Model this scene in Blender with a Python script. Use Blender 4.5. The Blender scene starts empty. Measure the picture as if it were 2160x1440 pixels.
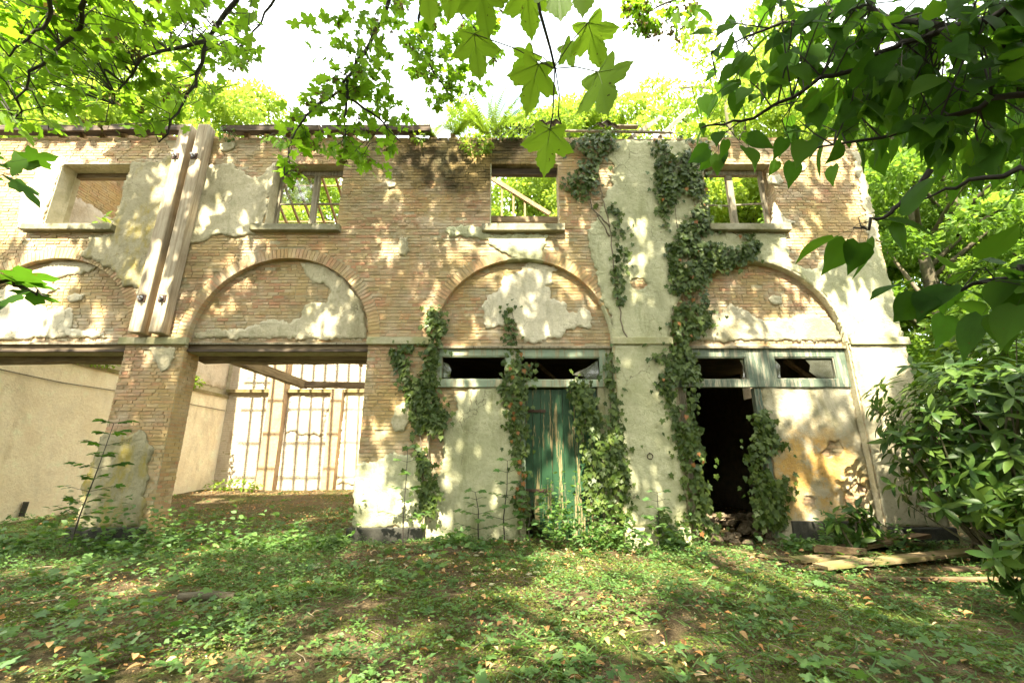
import bpy, math, random
import numpy as np
from mathutils import Vector, Matrix, noise as mnoise
from mathutils.geometry import delaunay_2d_cdt

random.seed(7)
rng = np.random.default_rng(7)
R = math.radians
sc = bpy.context.scene
COL = sc.collection

# ------------------------------------------------------------------ camera, sky, sun, exposure
PITCH, FPX, CAMP = R(15.3), 930.0, Vector((0.0, -8.0, 1.34))
cam = bpy.data.cameras.new('camera'); camo = bpy.data.objects.new('camera', cam); COL.objects.link(camo)
cam.sensor_fit = 'HORIZONTAL'; cam.sensor_width = 36.0; cam.lens = FPX / 2160 * 36
cam.clip_start = 0.05; cam.clip_end = 2000
camo.location = CAMP; camo.rotation_euler = (R(90) + PITCH, 0, 0)
sc.camera = camo

SUN_EL, SUN_AZ = R(50), R(5)          # the sun stands behind the camera, a little to the left
TOSUN = Vector((-math.sin(SUN_AZ) * math.cos(SUN_EL), -math.cos(SUN_AZ) * math.cos(SUN_EL), math.sin(SUN_EL)))
sun = bpy.data.lights.new('sun', 'SUN'); sun.energy = 4.0; sun.angle = R(0.53); sun.color = (1.0, 0.93, 0.80)
suno = bpy.data.objects.new('sun', sun); COL.objects.link(suno)
suno.rotation_euler = (-TOSUN).to_track_quat('-Z', 'Y').to_euler(); suno.location = (-10, -20, 30)

world = bpy.data.worlds.new('World'); sc.world = world; world.use_nodes = True
wn = world.node_tree; wn.nodes.clear()
sky = wn.nodes.new('ShaderNodeTexSky'); sky.sky_type = 'NISHITA'; sky.sun_disc = False
sky.sun_elevation = SUN_EL; sky.sun_rotation = math.atan2(TOSUN.x, TOSUN.y); sky.air_density = 1.0; sky.dust_density = 2.0
tc = wn.nodes.new('ShaderNodeTexCoord'); mp = wn.nodes.new('ShaderNodeMapping'); mp.inputs['Scale'].default_value = (1.2, 2.2, 2.6)
cn = wn.nodes.new('ShaderNodeTexNoise'); cn.inputs['Scale'].default_value = 1.6; cn.inputs['Detail'].default_value = 9; cn.inputs['Roughness'].default_value = 0.6
cr = wn.nodes.new('ShaderNodeValToRGB'); cr.color_ramp.elements[0].position = 0.30; cr.color_ramp.elements[1].position = 0.62
cm = wn.nodes.new('ShaderNodeMix'); cm.data_type = 'RGBA'
bg = wn.nodes.new('ShaderNodeBackground'); bg.inputs['Strength'].default_value = 0.15
wo = wn.nodes.new('ShaderNodeOutputWorld')
wn.links.new(tc.outputs['Generated'], mp.inputs['Vector']); wn.links.new(mp.outputs[0], cn.inputs['Vector'])
wn.links.new(cn.outputs['Fac'], cr.inputs['Fac']); wn.links.new(cr.outputs['Color'], cm.inputs['Factor'])
wn.links.new(sky.outputs[0], cm.inputs['A']); cm.inputs['B'].default_value = (7.2, 7.3, 7.3, 1)
wn.links.new(cm.outputs['Result'], bg.inputs['Color']); wn.links.new(bg.outputs[0], wo.inputs['Surface'])

vs = sc.view_settings
vs.view_transform = 'Standard'; vs.look = 'None'; vs.gamma = 1.0; vs.use_curve_mapping = False
vs.exposure = 2.72
vs.use_white_balance = True; vs.white_balance_temperature = 7200; vs.white_balance_tint = 3
sc.cycles.max_bounces = 6; sc.cycles.diffuse_bounces = 4; sc.cycles.transmission_bounces = 5; sc.cycles.transparent_max_bounces = 6
sc.cycles.sample_clamp_indirect = 6.0
sc.cycles.use_denoising = True

# ------------------------------------------------------------------ helpers: tagging
def tag(o, label, cat, group=None):
    o['label'] = label; o['category'] = cat
    if group: o['group'] = group
    return o
def kind(o, k):
    o['kind'] = k; return o
def empty(name, loc=(0, 0, 0)):
    e = bpy.data.objects.new(name, None); COL.objects.link(e); e.location = loc; e.empty_display_size = 0.2
    return e
def adopt(o, parent):                      # the child keeps its world coordinates
    o.parent = parent
    if parent is not None:
        w = Vector((0, 0, 0)); p = parent
        while p is not None:
            w += p.location; p = p.parent
        o.matrix_parent_inverse = Matrix.Translation(-w) if parent.type == 'EMPTY' else Matrix.Identity(4)
    return o

# ------------------------------------------------------------------ helpers: pixels of the photo to points on real planes
CP, SP = math.cos(PITCH), math.sin(PITCH)
def ray(px, py):
    a = (px - 1080) / FPX; b = (720 - py) / FPX
    return Vector((a, CP - b * SP, SP + b * CP))
def wp(px, py, Y=0.0):                     # point where that line of sight meets the plane y = Y
    d = ray(px, py); return CAMP + d * ((Y - CAMP.y) / d.y)
def uv(pts, Y=0.0):
    return [(wp(x, y, Y).x, wp(x, y, Y).z) for x, y in pts]
def rp(px, py, dist):
    return CAMP + ray(px, py).normalized() * dist

# ------------------------------------------------------------------ helpers: numbers
def vnoise(x, y, seed=0):
    x = np.asarray(x, float); y = np.asarray(y, float)
    xi = np.floor(x).astype(np.int64); yi = np.floor(y).astype(np.int64); xf = x - xi; yf = y - yi
    def h(a, b):
        n = (a * 374761393 + b * 668265263 + seed * 1442695041) & 0x7fffffff
        n = ((n ^ (n >> 13)) * 1274126177) & 0x7fffffff
        return ((n ^ (n >> 16)) & 0xffff) / 65535.0
    sx = xf * xf * (3 - 2 * xf); sy = yf * yf * (3 - 2 * yf)
    return (h(xi, yi) * (1 - sx) + h(xi + 1, yi) * sx) * (1 - sy) + (h(xi, yi + 1) * (1 - sx) + h(xi + 1, yi + 1) * sx) * sy
def fbm(x, y, seed=0, oct=3):
    s = 0; a = 0.5; t = 0
    for i in range(oct):
        s = s + a * vnoise(np.asarray(x) * 2 ** i, np.asarray(y) * 2 ** i, seed + i * 17); t += a; a *= 0.5
    return s / t
def pip(poly, X, Y):
    X = np.asarray(X, float); Y = np.asarray(Y, float); ins = np.zeros(X.shape, bool)
    n = len(poly)
    for i in range(n):
        x0, y0 = poly[i]; x1, y1 = poly[(i + 1) % n]
        if y0 == y1: continue
        c = ((y0 > Y) != (y1 > Y)) & (X < (x1 - x0) * (Y - y0) / (y1 - y0) + x0)
        ins ^= c
    return ins
def edge_dist(poly, X, Y):
    d = np.full(np.shape(X), 1e9); n = len(poly)
    for i in range(n):
        x0, y0 = poly[i]; x1, y1 = poly[(i + 1) % n]
        dx, dy = x1 - x0, y1 - y0; L = dx * dx + dy * dy + 1e-12
        t = np.clip(((X - x0) * dx + (Y - y0) * dy) / L, 0, 1)
        d = np.minimum(d, np.hypot(X - x0 - t * dx, Y - y0 - t * dy))
    return d
def sample_poly(poly, n, g=rng):
    xs = [p[0] for p in poly]; ys = [p[1] for p in poly]; out = np.zeros((0, 2))
    while len(out) < n:
        q = g.uniform((min(xs), min(ys)), (max(xs), max(ys)), (n * 3 + 20, 2)); out = np.vstack([out, q[pip(poly, q[:, 0], q[:, 1])]])
    return out[:n]

# ------------------------------------------------------------------ helpers: meshes
def link(name, me, mat, parent=None):
    o = bpy.data.objects.new(name, me); COL.objects.link(o)
    if mat is not None and not me.materials: me.materials.append(mat)
    if parent is not None: adopt(o, parent)
    return o
def npmesh(name, V, F, mat=None, rnd=None, smooth=False):
    me = bpy.data.meshes.new(name); V = np.ascontiguousarray(V, dtype=np.float32); F = np.ascontiguousarray(F, dtype=np.int32)
    nf, k = F.shape
    me.vertices.add(len(V)); me.vertices.foreach_set('co', V.ravel())
    me.loops.add(nf * k); me.loops.foreach_set('vertex_index', F.ravel())
    me.polygons.add(nf); me.polygons.foreach_set('loop_start', np.arange(0, nf * k, k, dtype=np.int32))
    me.polygons.foreach_set('use_smooth', np.full(nf, bool(smooth)))
    me.update(calc_edges=True)
    if rnd is not None:
        a = me.attributes.new('rnd', 'FLOAT', 'POINT'); a.data.foreach_set('value', np.ascontiguousarray(rnd, dtype=np.float32))
    if mat: me.materials.append(mat)
    return me
class MB:
    def __init__(s): s.v = []; s.f = []; s.r = []
    def add(s, vs, fs, r=None):
        b = len(s.v); s.v += [tuple(v) for v in vs]; s.f += [tuple(i + b for i in f) for f in fs]
        s.r += [random.random() if r is None else r] * len(vs); return s
    def box(s, x0, x1, y0, y1, z0, z1, j=0.0, r=None):
        J = lambda: random.uniform(-j, j) if j else 0.0
        vs = [(x + J(), y + J(), z + J()) for z in (z0, z1) for y in (y0, y1) for x in (x0, x1)]
        return s.add(vs, [(0, 2, 3, 1), (4, 5, 7, 6), (0, 1, 5, 4), (2, 6, 7, 3), (0, 4, 6, 2), (1, 3, 7, 5)], r)
    def bar(s, a, b, w, h, j=0.0, r=None, up=(0, 0, 1)):          # squared timber from a to b
        a = Vector(a); b = Vector(b); d = (b - a).normalized(); u = Vector(up)
        if abs(d.dot(u)) > 0.98: u = Vector((0, 1, 0))
        x = d.cross(u).normalized(); z = x.cross(d).normalized(); vs = []
        n = max(1, int((b - a).length / 0.45)) if j else 1
        for k in range(n + 1):
            c = a.lerp(b, k / n)
            for sx, sz in ((-1, -1), (1, -1), (1, 1), (-1, 1)):
                vs.append(c + x * (sx * w / 2 + random.uniform(-j, j)) + z * (sz * h / 2 + random.uniform(-j, j)))
        fs = [(3, 2, 1, 0), tuple(n * 4 + i for i in range(4))]
        for k in range(n):
            for i in range(4):
                p = k * 4 + i; q = k * 4 + (i + 1) % 4; fs.append((p, q, q + 4, p + 4))
        return s.add(vs, fs, r)
    def tube(s, pts, rad, sides=6, r=None):
        pts = [Vector(p) for p in pts]; n = len(pts); vs = []; fs = []
        if not hasattr(rad, '__len__'): rad = [rad] * n
        ref = Vector((0.31, 0.22, 0.92))
        for i, p in enumerate(pts):
            d = (pts[min(i + 1, n - 1)] - pts[max(i - 1, 0)]).normalized()
            x = d.cross(ref if abs(d.dot(ref)) < 0.95 else Vector((1, 0, 0))).normalized(); y = d.cross(x)
            for k in range(sides):
                a = 2 * math.pi * k / sides; vs.append(p + (x * math.cos(a) + y * math.sin(a)) * rad[i])
        for i in range(n - 1):
            for k in range(sides):
                k2 = (k + 1) % sides; fs.append((i * sides + k, i * sides + k2, (i + 1) * sides + k2, (i + 1) * sides + k))
        fs.append(tuple(range(sides - 1, -1, -1))); fs.append(tuple((n - 1) * sides + k for k in range(sides)))
        return s.add(vs, fs, r)
    def mesh(s, name, mat=None, smooth=False):
        me = bpy.data.meshes.new(name); me.from_pydata(s.v, [], s.f)
        a = me.attributes.new('rnd', 'FLOAT', 'POINT'); a.data.foreach_set('value', np.array(s.r, np.float32))
        if smooth: me.polygons.foreach_set('use_smooth', np.ones(len(s.f), bool))
        if mat: me.materials.append(mat)
        me.update(); return me
    def build(s, name, mat, parent=None, smooth=False, bevel=0.0):
        o = link(name, s.mesh(name, mat, smooth), mat, parent)
        if bevel:
            m = o.modifiers.new('bevel', 'BEVEL'); m.width = bevel; m.segments = 2; m.limit_method = 'ANGLE'
        return o

# ------------------------------------------------------------------ helpers: materials
class NT:
    def __init__(s, name):
        s.m = bpy.data.materials.new(name); s.m.use_nodes = True; s.t = s.m.node_tree; s.t.nodes.clear()
        s.out = s.t.nodes.new('ShaderNodeOutputMaterial'); s._pos = None
    def n(s, typ, ins=None, **kw):
        nd = s.t.nodes.new('ShaderNode' + typ)
        for k, v in kw.items(): setattr(nd, k, v)
        for k, v in (ins or {}).items():
            if isinstance(v, bpy.types.NodeSocket): s.t.links.new(v, nd.inputs[k])
            else: nd.inputs[k].default_value = v
        return nd
    def pos(s):
        if s._pos is None: s._pos = s.n('NewGeometry').outputs['Position']
        return s._pos
    def vec(s, scale=(1, 1, 1), loc=(0, 0, 0), rot=(0, 0, 0), src=None):
        return s.n('Mapping', {'Vector': src if src is not None else s.pos(), 'Scale': scale, 'Location': loc, 'Rotation': rot}).outputs[0]
    def noise(s, scale, detail=4, rough=0.55, vec=None, dist=0.0):
        return s.n('TexNoise', {'Scale': scale, 'Detail': detail, 'Roughness': rough, 'Distortion': dist, 'Vector': vec if vec is not None else s.pos()}).outputs['Fac']
    def ramp(s, fac, stops, interp='LINEAR'):
        r = s.n('ValToRGB', {'Fac': fac}); cr = r.color_ramp; cr.interpolation = interp
        while len(cr.elements) < len(stops): cr.elements.new(0.5)
        for e, (p, c) in zip(cr.elements, stops):
            e.position = p; e.color = (c, c, c, 1) if not hasattr(c, '__len__') else (*c, 1)
        return r.outputs['Color']
    def mix(s, fac, a, b, mode='MIX'):
        nd = s.n('Mix', data_type='RGBA', blend_type=mode)
        for k, v in (('Factor', fac), ('A', a), ('B', b)):
            if isinstance(v, bpy.types.NodeSocket): s.t.links.new(v, nd.inputs[k])
            else: nd.inputs[k].default_value = v if k == 'Factor' else (*v, 1)
        return nd.outputs['Result']
    def math(s, op, a, b=0.0, clamp=False):
        nd = s.n('Math', operation=op, use_clamp=clamp)
        for i, v in enumerate((a, b)):
            if isinstance(v, bpy.types.NodeSocket): s.t.links.new(v, nd.inputs[i])
            else: nd.inputs[i].default_value = v
        return nd.outputs[0]
    def rnd(s):
        a = s.n('Attribute', attribute_name='rnd').outputs['Fac']; o = s.n('ObjectInfo').outputs['Random']
        return s.math('FRACT', s.math('ADD', a, o))
    def bump(s, h, strength=0.4, dist=0.01):
        return s.n('Bump', {'Height': h, 'Strength': strength, 'Distance': dist}).outputs[0]
    def done(s, col, rough=0.85, normal=None, spec=0.3):
        b = s.n('BsdfPrincipled', {'Base Color': col, 'Roughness': rough, 'Specular IOR Level': spec})
        if normal is not None: s.t.links.new(normal, b.inputs['Normal'])
        s.t.links.new(b.outputs[0], s.out.inputs['Surface']); return s.m
    def blob(s, c, r, hard=0.35, seedscale=3.0):                   # 1 inside an uneven ellipsoid round c, 0 outside (a stain with a shape of its own)
        v = s.vec(scale=(1 / r[0], 1 / r[1], 1 / r[2]), loc=(-c[0] / r[0], -c[1] / r[1], -c[2] / r[2]))
        d = s.n('VectorMath', {0: v}, operation='LENGTH').outputs['Value']
        d = s.math('ADD', d, s.math('MULTIPLY', s.math('SUBTRACT', s.noise(seedscale, 5, 0.6), 0.5), 1.3))
        return s.ramp(d, [(1 - hard, 1.0), (1.0, 0.0)])

def brick_mat(name, warm=0.0):
    m = NT(name); r = m.rnd()
    c = m.ramp(r, [(0.0, (0.42, 0.29, 0.14)), (0.18, (0.54, 0.40, 0.22)), (0.36, (0.48, 0.27, 0.155)), (0.54, (0.52, 0.23, 0.135)), (0.68, (0.30, 0.21, 0.12)), (0.82, (0.53, 0.33, 0.20)), (1.0, (0.58, 0.46, 0.30))])
    c = m.mix(m.ramp(m.noise(0.9, 4), [(0.42, 0.0), (0.60, 0.6)]), c, (0.44, 0.24, 0.15), 'MIX') if warm else m.mix(m.ramp(m.noise(0.8, 3), [(0.46, 0.0), (0.64, 0.6)]), c, (0.50, 0.26, 0.18))
    c = m.mix(m.ramp(m.noise(28, 5, 0.7), [(0.35, 0.0), (0.7, 0.55)]), c, (0.52, 0.42, 0.27))
    c = m.mix(m.ramp(m.noise(1.6, 6, 0.65), [(0.49, 0.0), (0.68, 0.75)]), c, (0.60, 0.52, 0.40))          # lime bloom
    c = m.mix(m.ramp(m.noise(3.1, 6, 0.7), [(0.54, 0.0), (0.72, 0.75)]), c, (0.20, 0.18, 0.07))          # algae
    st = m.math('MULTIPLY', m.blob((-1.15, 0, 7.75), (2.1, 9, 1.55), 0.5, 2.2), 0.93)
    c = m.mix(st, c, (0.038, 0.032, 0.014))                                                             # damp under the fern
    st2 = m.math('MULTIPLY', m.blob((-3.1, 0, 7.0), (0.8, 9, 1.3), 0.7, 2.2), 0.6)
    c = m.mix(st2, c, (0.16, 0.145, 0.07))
    lime = m.math('DIVIDE', m.math('FLOOR', m.n('Attribute', attribute_name='rnd').outputs['Fac']), 10.0)
    c = m.mix(m.math('MULTIPLY', lime, m.ramp(m.noise(11, 6, 0.7), [(0.38, 0.15), (0.60, 1.0)])), c, (0.54, 0.48, 0.36))
    c = m.mix(m.ramp(m.noise(0.55, 7, 0.7, vec=m.vec((1.3, 1.3, .7), (4, 0, 1))), [(0.50, 0.0), (0.66, 0.62)]), c, (0.24, 0.215, 0.12))     # grey green weathering
    c = m.mix(m.ramp(m.noise(0.7, 6, 0.7, vec=m.vec((1, 1, 1.2), (14, 0, 5))), [(0.46, 0.0), (0.62, 0.6)]), c, (0.54, 0.38, 0.16))      # ochre areas
    v = m.math('ADD', m.math('MULTIPLY', m.noise(55, 4), 0.6), m.noise(220, 2))
    return m.done(c, 0.92, m.bump(v, 0.7, 0.012), 0.15)
def mortar_mat():
    m = NT('mortar'); c = m.ramp(m.noise(6, 6, 0.7), [(0.3, (0.33, 0.28, 0.18)), (0.6, (0.48, 0.42, 0.29)), (0.8, (0.28, 0.25, 0.15))])
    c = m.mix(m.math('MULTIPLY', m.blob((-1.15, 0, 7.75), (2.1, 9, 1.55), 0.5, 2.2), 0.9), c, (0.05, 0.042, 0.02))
    return m.done(c, 0.95, m.bump(m.noise(90, 4), 0.7, 0.01), 0.1)
def plaster_mat(name, base, grey, stain, amount=0.5, fine=0.5, yellow=None, cracks=0.8):
    m = NT(name)
    c = m.ramp(m.noise(2.2, 6, 0.62), [(0.30, tuple(x * 0.86 for x in base)), (0.52, base), (0.72, tuple(min(0.85, x * 1.1) for x in base))])
    c = m.mix(m.ramp(m.noise(1.1, 7, 0.66, dist=0.6), [(0.58 - amount * 0.22, 0.0), (0.80 - amount * 0.12, 0.85)]), c, grey)
    c = m.mix(m.ramp(m.noise(1.0, 6, 0.7, vec=m.vec((2.6, 2.6, 0.55), (3.1, 1, 7))), [(0.56, 0.0), (0.74, 0.72)]), c, stain)   # streaks run downwards
    c = m.mix(m.ramp(m.noise(17, 6, 0.75), [(0.50, 0.0), (0.66, fine)]), c, grey)
    c = m.mix(m.ramp(m.noise(60, 3, 0.7), [(0.66, 0.0), (0.74, 0.7)]), c, (0.16, 0.13, 0.08))
    c = m.mix(m.ramp(m.noise(0.7, 7, 0.72, vec=m.vec((1.2, 1.2, .6), (2, 0, 8))), [(0.52, 0.0), (0.70, 0.6)]), c, tuple(x * .6 for x in grey))
    if yellow: c = m.mix(m.ramp(m.noise(1.5, 6, 0.7, vec=m.vec((2.2, 2.2, 1.0), (9, 1, 2))), [(0.50, 0.0), (0.66, 0.8)]), c, yellow)
    cr = m.n('TexVoronoi', {'Scale': 1.7, 'Vector': m.n('VectorMath', {0: m.pos(), 1: m.n('TexNoise', {'Scale': 2.5, 'Detail': 5}).outputs['Color']}, operation='ADD').outputs[0]}, feature='DISTANCE_TO_EDGE').outputs['Distance']
    ck = m.ramp(cr, [(0.0, 1.0), (0.012, 0.0)])
    ck = m.math('MULTIPLY', ck, m.ramp(m.noise(0.9, 2), [(0.52, 0.0), (0.6, cracks)]))
    c = m.mix(ck, c, (0.13, 0.11, 0.07))
    h = m.math('ADD', m.math('MULTIPLY', m.noise(9, 7, 0.72), 1.6), m.math('MULTIPLY', m.noise(80, 4, 0.6), 0.4))
    h = m.math('SUBTRACT', h, m.math('MULTIPLY', ck, 0.5))
    return m.done(c, 0.9, m.bump(h, 0.8, 0.03), 0.2)
def wood_mat(name, a, b, axis, dark=(0.06, 0.045, 0.03), rough=0.85, moss=None):
    m = NT(name); sc_ = [26, 26, 26]; sc_[axis] = 1.3
    r = m.n('CombineXYZ', {0: m.math('MULTIPLY', m.rnd(), 40.0)}).outputs[0]
    v = m.n('VectorMath', {0: m.vec(tuple(sc_)), 1: r}, operation='ADD').outputs[0]
    g = m.noise(1.0, 6, 0.65, vec=v)
    c = m.ramp(g, [(0.3, dark), (0.42, a), (0.62, b), (0.8, a)])
    c = m.mix(m.ramp(m.noise(2.3, 5, 0.6), [(0.5, 0.0), (0.75, 0.6)]), c, tuple(x * 0.55 for x in a))
    if moss: c = m.mix(m.ramp(m.noise(2.7, 6, 0.7), [(0.48, 0.0), (0.6, 0.85)]), c, moss)
    return m.done(c, rough, m.bump(g, 0.6, 0.01), 0.25)
def paint_mat(name, paint, paint2, wood, peel=0.5):
    m = NT(name); r = m.n('CombineXYZ', {0: m.math('MULTIPLY', m.rnd(), 30.0)}).outputs[0]
    v = m.n('VectorMath', {0: m.vec((13, 13, 1.0)), 1: r}, operation='ADD').outputs[0]
    g = m.noise(1.0, 8, 0.72, vec=v)
    zz = m.n('SeparateXYZ', {0: m.pos()}).outputs['Z']
    low = m.math('MULTIPLY', m.math('SUBTRACT', 1.3, zz, True), 0.07)
    f = m.ramp(m.math('ADD', g, low), [(peel, 0.0), (peel + 0.025, 1.0)])
    p = m.ramp(m.noise(3, 5, 0.6), [(0.3, paint), (0.7, paint2)])
    w = m.ramp(m.noise(1.0, 5, 0.6, vec=m.vec((60, 60, 2))), [(0.3, tuple(x * 0.45 for x in wood)), (0.65, wood)])
    return m.done(m.mix(f, p, w), m.math('ADD', 0.45, m.math('MULTIPLY', f, 0.4)), m.bump(m.math('SUBTRACT', m.math('MULTIPLY', g, 0.4), f), 0.5, 0.004), 0.35)
def stone_mat(name, a, b, moss=None):
    m = NT(name); c = m.ramp(m.noise(5, 6, 0.7), [(0.3, a), (0.7, b)])
    if moss: c = m.mix(m.ramp(m.noise(2.4, 6, 0.7), [(0.45, 0.0), (0.62, 0.8)]), c, moss)
    c = m.mix(m.ramp(m.noise(45, 4, 0.7), [(0.55, 0), (0.7, 0.5)]), c, tuple(x * 0.4 for x in a))
    return m.done(c, 0.9, m.bump(m.noise(40, 5), 0.5, 0.01), 0.2)
def leaf_mat(name, stops, transl=0.42, rough=0.5, spots=None, spec=0.35, tboost=1.5):
    m = NT(name); r = m.rnd(); n = len(stops)
    c = m.ramp(r, [(i / max(1, n - 1), s) for i, s in enumerate(stops)])
    if spots:
        c = m.mix(m.ramp(m.noise(spots, 3, 0.5), [(0.66, 0.0), (0.70, 0.9)]), c, (0.035, 0.03, 0.012))
        c = m.mix(m.ramp(m.noise(9, 3, 0.5), [(0.45, 0.0), (0.75, 0.35)]), c, (0.20, 0.30, 0.04))
    if not spots:
        c = m.mix(m.ramp(m.noise(26, 4, 0.65), [(0.35, 0.0), (0.7, 0.45)]), c, tuple(x * 1.9 for x in stops[0]))
        c = m.mix(m.ramp(m.noise(48, 3, 0.6), [(0.68, 0.0), (0.74, 0.75)]), c, (0.09, 0.06, 0.02))
    b = m.n('BsdfPrincipled', {'Base Color': c, 'Roughness': rough, 'Specular IOR Level': spec})
    t = m.n('BsdfTranslucent', {'Color': m.mix(1.0, c, (tboost * 1.15, tboost * 1.1, tboost * 0.55), 'MULTIPLY')})
    x = m.n('MixShader', {0: transl, 1: b.outputs[0], 2: t.outputs[0]})
    m.t.links.new(x.outputs[0], m.out.inputs['Surface']); return m.m
def flat_mat(name, col, rough=0.6, metal=0.0, var=0.25):
    m = NT(name); c = m.mix(m.ramp(m.noise(14, 5, 0.7), [(0.35, 0.0), (0.7, 1.0)]), col, tuple(x * (1 - var) for x in col))
    b = m.n('BsdfPrincipled', {'Base Color': c, 'Roughness': rough, 'Metallic': metal}); m.t.links.new(b.outputs[0], m.out.inputs['Surface']); return m.m

M = {}
M['brick'] = brick_mat('brick'); M['brickwarm'] = brick_mat('brick_warm', 1.0); M['mortar'] = mortar_mat()
CREAM = (0.60, 0.53, 0.38); GREYG = (0.30, 0.265, 0.145); ALG = (0.16, 0.16, 0.06)
M['plaster'] = plaster_mat('plaster', CREAM, GREYG, ALG, 0.45)
M['plaster_pale'] = plaster_mat('plaster_pale', (0.69, 0.62, 0.48), (0.42, 0.37, 0.23), (0.22, 0.20, 0.11), 0.35)
M['plaster_moss'] = plaster_mat('plaster_moss', (0.43, 0.38, 0.26), (0.24, 0.215, 0.12), (0.17, 0.16, 0.06), 0.75, 0.7, (0.34, 0.26, 0.04))
M['plaster_green'] = plaster_mat('plaster_green', (0.54, 0.52, 0.35), (0.33, 0.33, 0.18), (0.18, 0.19, 0.07), 0.6)
def panel_mat():
    m = NT('plaster_panel_orange'); base = M['plaster']
    c = m.ramp(m.noise(2.2, 6, 0.62), [(0.3, (0.44, 0.39, 0.28)), (0.7, (0.58, 0.52, 0.40))])
    c = m.mix(m.ramp(m.noise(1.4, 7, 0.66, dist=0.6), [(0.45, 0.0), (0.62, 0.9)]), c, (0.26, 0.235, 0.14))
    f = m.math('MULTIPLY', m.blob((5.35, 0.12, 1.15), (1.15, 5, 0.95), 0.5, 2.6), m.ramp(m.noise(3.0, 6, 0.7), [(0.40, 0.15), (0.52, 1.0)]))
    c = m.mix(f, c, m.ramp(m.noise(6, 5, 0.7), [(0.3, (0.50, 0.25, 0.06)), (0.6, (0.60, 0.38, 0.14)), (0.8, (0.52, 0.45, 0.30))]))
    f2 = m.ramp(m.noise(12, 6, 0.75), [(0.62, 0.0), (0.66, 0.8)]); c = m.mix(m.math('MULTIPLY', f2, f), c, (0.12, 0.09, 0.05))
    h = m.math('ADD', m.math('MULTIPLY', m.noise(8, 7, 0.7), 2.0), m.math('MULTIPLY', m.noise(60, 4, 0.6), 0.4))
    return m.done(c, 0.9, m.bump(h, 0.8, 0.025), 0.2)
M['panel'] = panel_mat()
M['inner'] = plaster_mat('interior_plaster', (0.88, 0.77, 0.58), (0.74, 0.60, 0.41), (0.50, 0.38, 0.22), 0.5, 0.5, None, 0.0)
M['white'] = plaster_mat('whitewash', (0.62, 0.54, 0.44), (0.46, 0.35, 0.24), (0.38, 0.26, 0.15), 0.35, 0.4, None, 0.0)
M['pilaster'] = plaster_mat('pilaster_worn', (0.42, 0.31, 0.20), (0.34, 0.19, 0.12), (0.30, 0.22, 0.12), 0.5, 0.5, None, 0.0)
M['beam'] = wood_mat('timber_pale', (0.34, 0.27, 0.19), (0.47, 0.40, 0.30), 2, (0.20, 0.15, 0.10))
M['beam_x'] = wood_mat('timber_old_x', (0.17, 0.12, 0.075), (0.28, 0.21, 0.13), 0)
M['plank_moss'] = stone_mat('mossy_ledge', (0.16, 0.12, 0.06), (0.30, 0.24, 0.13), (0.14, 0.13, 0.03))
M['beam_y'] = wood_mat('timber_old_y', (0.24, 0.17, 0.10), (0.38, 0.28, 0.17), 1)
M['roofwood'] = wood_mat('roof_timber', (0.23, 0.15, 0.08), (0.36, 0.25, 0.14), 1)
M['darkwood'] = wood_mat('eaves_timber', (0.07, 0.05, 0.04), (0.13, 0.10, 0.075), 0, (0.025, 0.02, 0.015))
M['frame'] = wood_mat('weathered_frame', (0.20, 0.17, 0.12), (0.31, 0.27, 0.20), 2)
M['greenframe'] = paint_mat('green_grey_paint', (0.20, 0.27, 0.20), (0.32, 0.36, 0.26), (0.42, 0.38, 0.26), 0.52)
M['tealframe'] = paint_mat('teal_paint', (0.055, 0.085, 0.065), (0.16, 0.195, 0.145), (0.36, 0.34, 0.26), 0.51)
M['doorpaint'] = paint_mat('green_door_paint', (0.010, 0.042, 0.017), (0.022, 0.068, 0.030), (0.30, 0.235, 0.12), 0.548)
M['sill'] = stone_mat('sill_stone', (0.22, 0.20, 0.14), (0.36, 0.33, 0.24), (0.17, 0.16, 0.08))
M['impost'] = stone_mat('impost_stone', (0.34, 0.31, 0.20), (0.50, 0.46, 0.32), (0.28, 0.28, 0.13))
M['plinth'] = stone_mat('plinth_stone', (0.035, 0.035, 0.03), (0.09, 0.085, 0.07), None)
M['plinth_pale'] = stone_mat('plinth_pale', (0.34, 0.32, 0.20), (0.46, 0.43, 0.28), (0.22, 0.23, 0.10))
M['iron'] = flat_mat('rusty_iron', (0.07, 0.035, 0.022), 0.7, 0.3, 0.5); M['steel'] = flat_mat('steel_bolt', (0.45, 0.45, 0.45), 0.35, 1.0)
M['tile'] = flat_mat('old_tile', (0.10, 0.075, 0.06), 0.85, 0, 0.5)
M['rubble'] = stone_mat('rubble', (0.16, 0.12, 0.08), (0.32, 0.25, 0.17))
def glass_mat():
    m = NT('dirty_glass'); d = m.n('BsdfDiffuse', {'Color': m.ramp(m.noise(7, 5, 0.7), [(0.3, (0.10, 0.10, 0.075)), (0.7, (0.22, 0.22, 0.18))])})
    t = m.n('BsdfTransparent'); g = m.n('BsdfGlossy', {'Roughness': 0.05})
    a = m.n('MixShader', {0: 0.35, 1: t.outputs[0], 2: d.outputs[0]}); b = m.n('MixShader', {0: 0.16, 1: a.outputs[0], 2: g.outputs[0]})
    m.t.links.new(b.outputs[0], m.out.inputs['Surface']); return m.m
M['glass'] = glass_mat()
M['maple'] = leaf_mat('maple_leaf', [(0.08, 0.16, 0.018), (0.11, 0.21, 0.025), (0.14, 0.24, 0.035), (0.09, 0.18, 0.02)], 0.6, .6, None, .2, 1.7)
M['sycamore'] = leaf_mat('sycamore_leaf', [(0.12, 0.22, 0.025), (0.15, 0.26, 0.035)], 0.6, 0.5, 55)
M['lime'] = leaf_mat('dark_broad_leaf', [(0.03, 0.08, 0.012), (0.045, 0.115, 0.014), (0.075, 0.155, 0.02)], 0.55, .6, None, .15)
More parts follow.
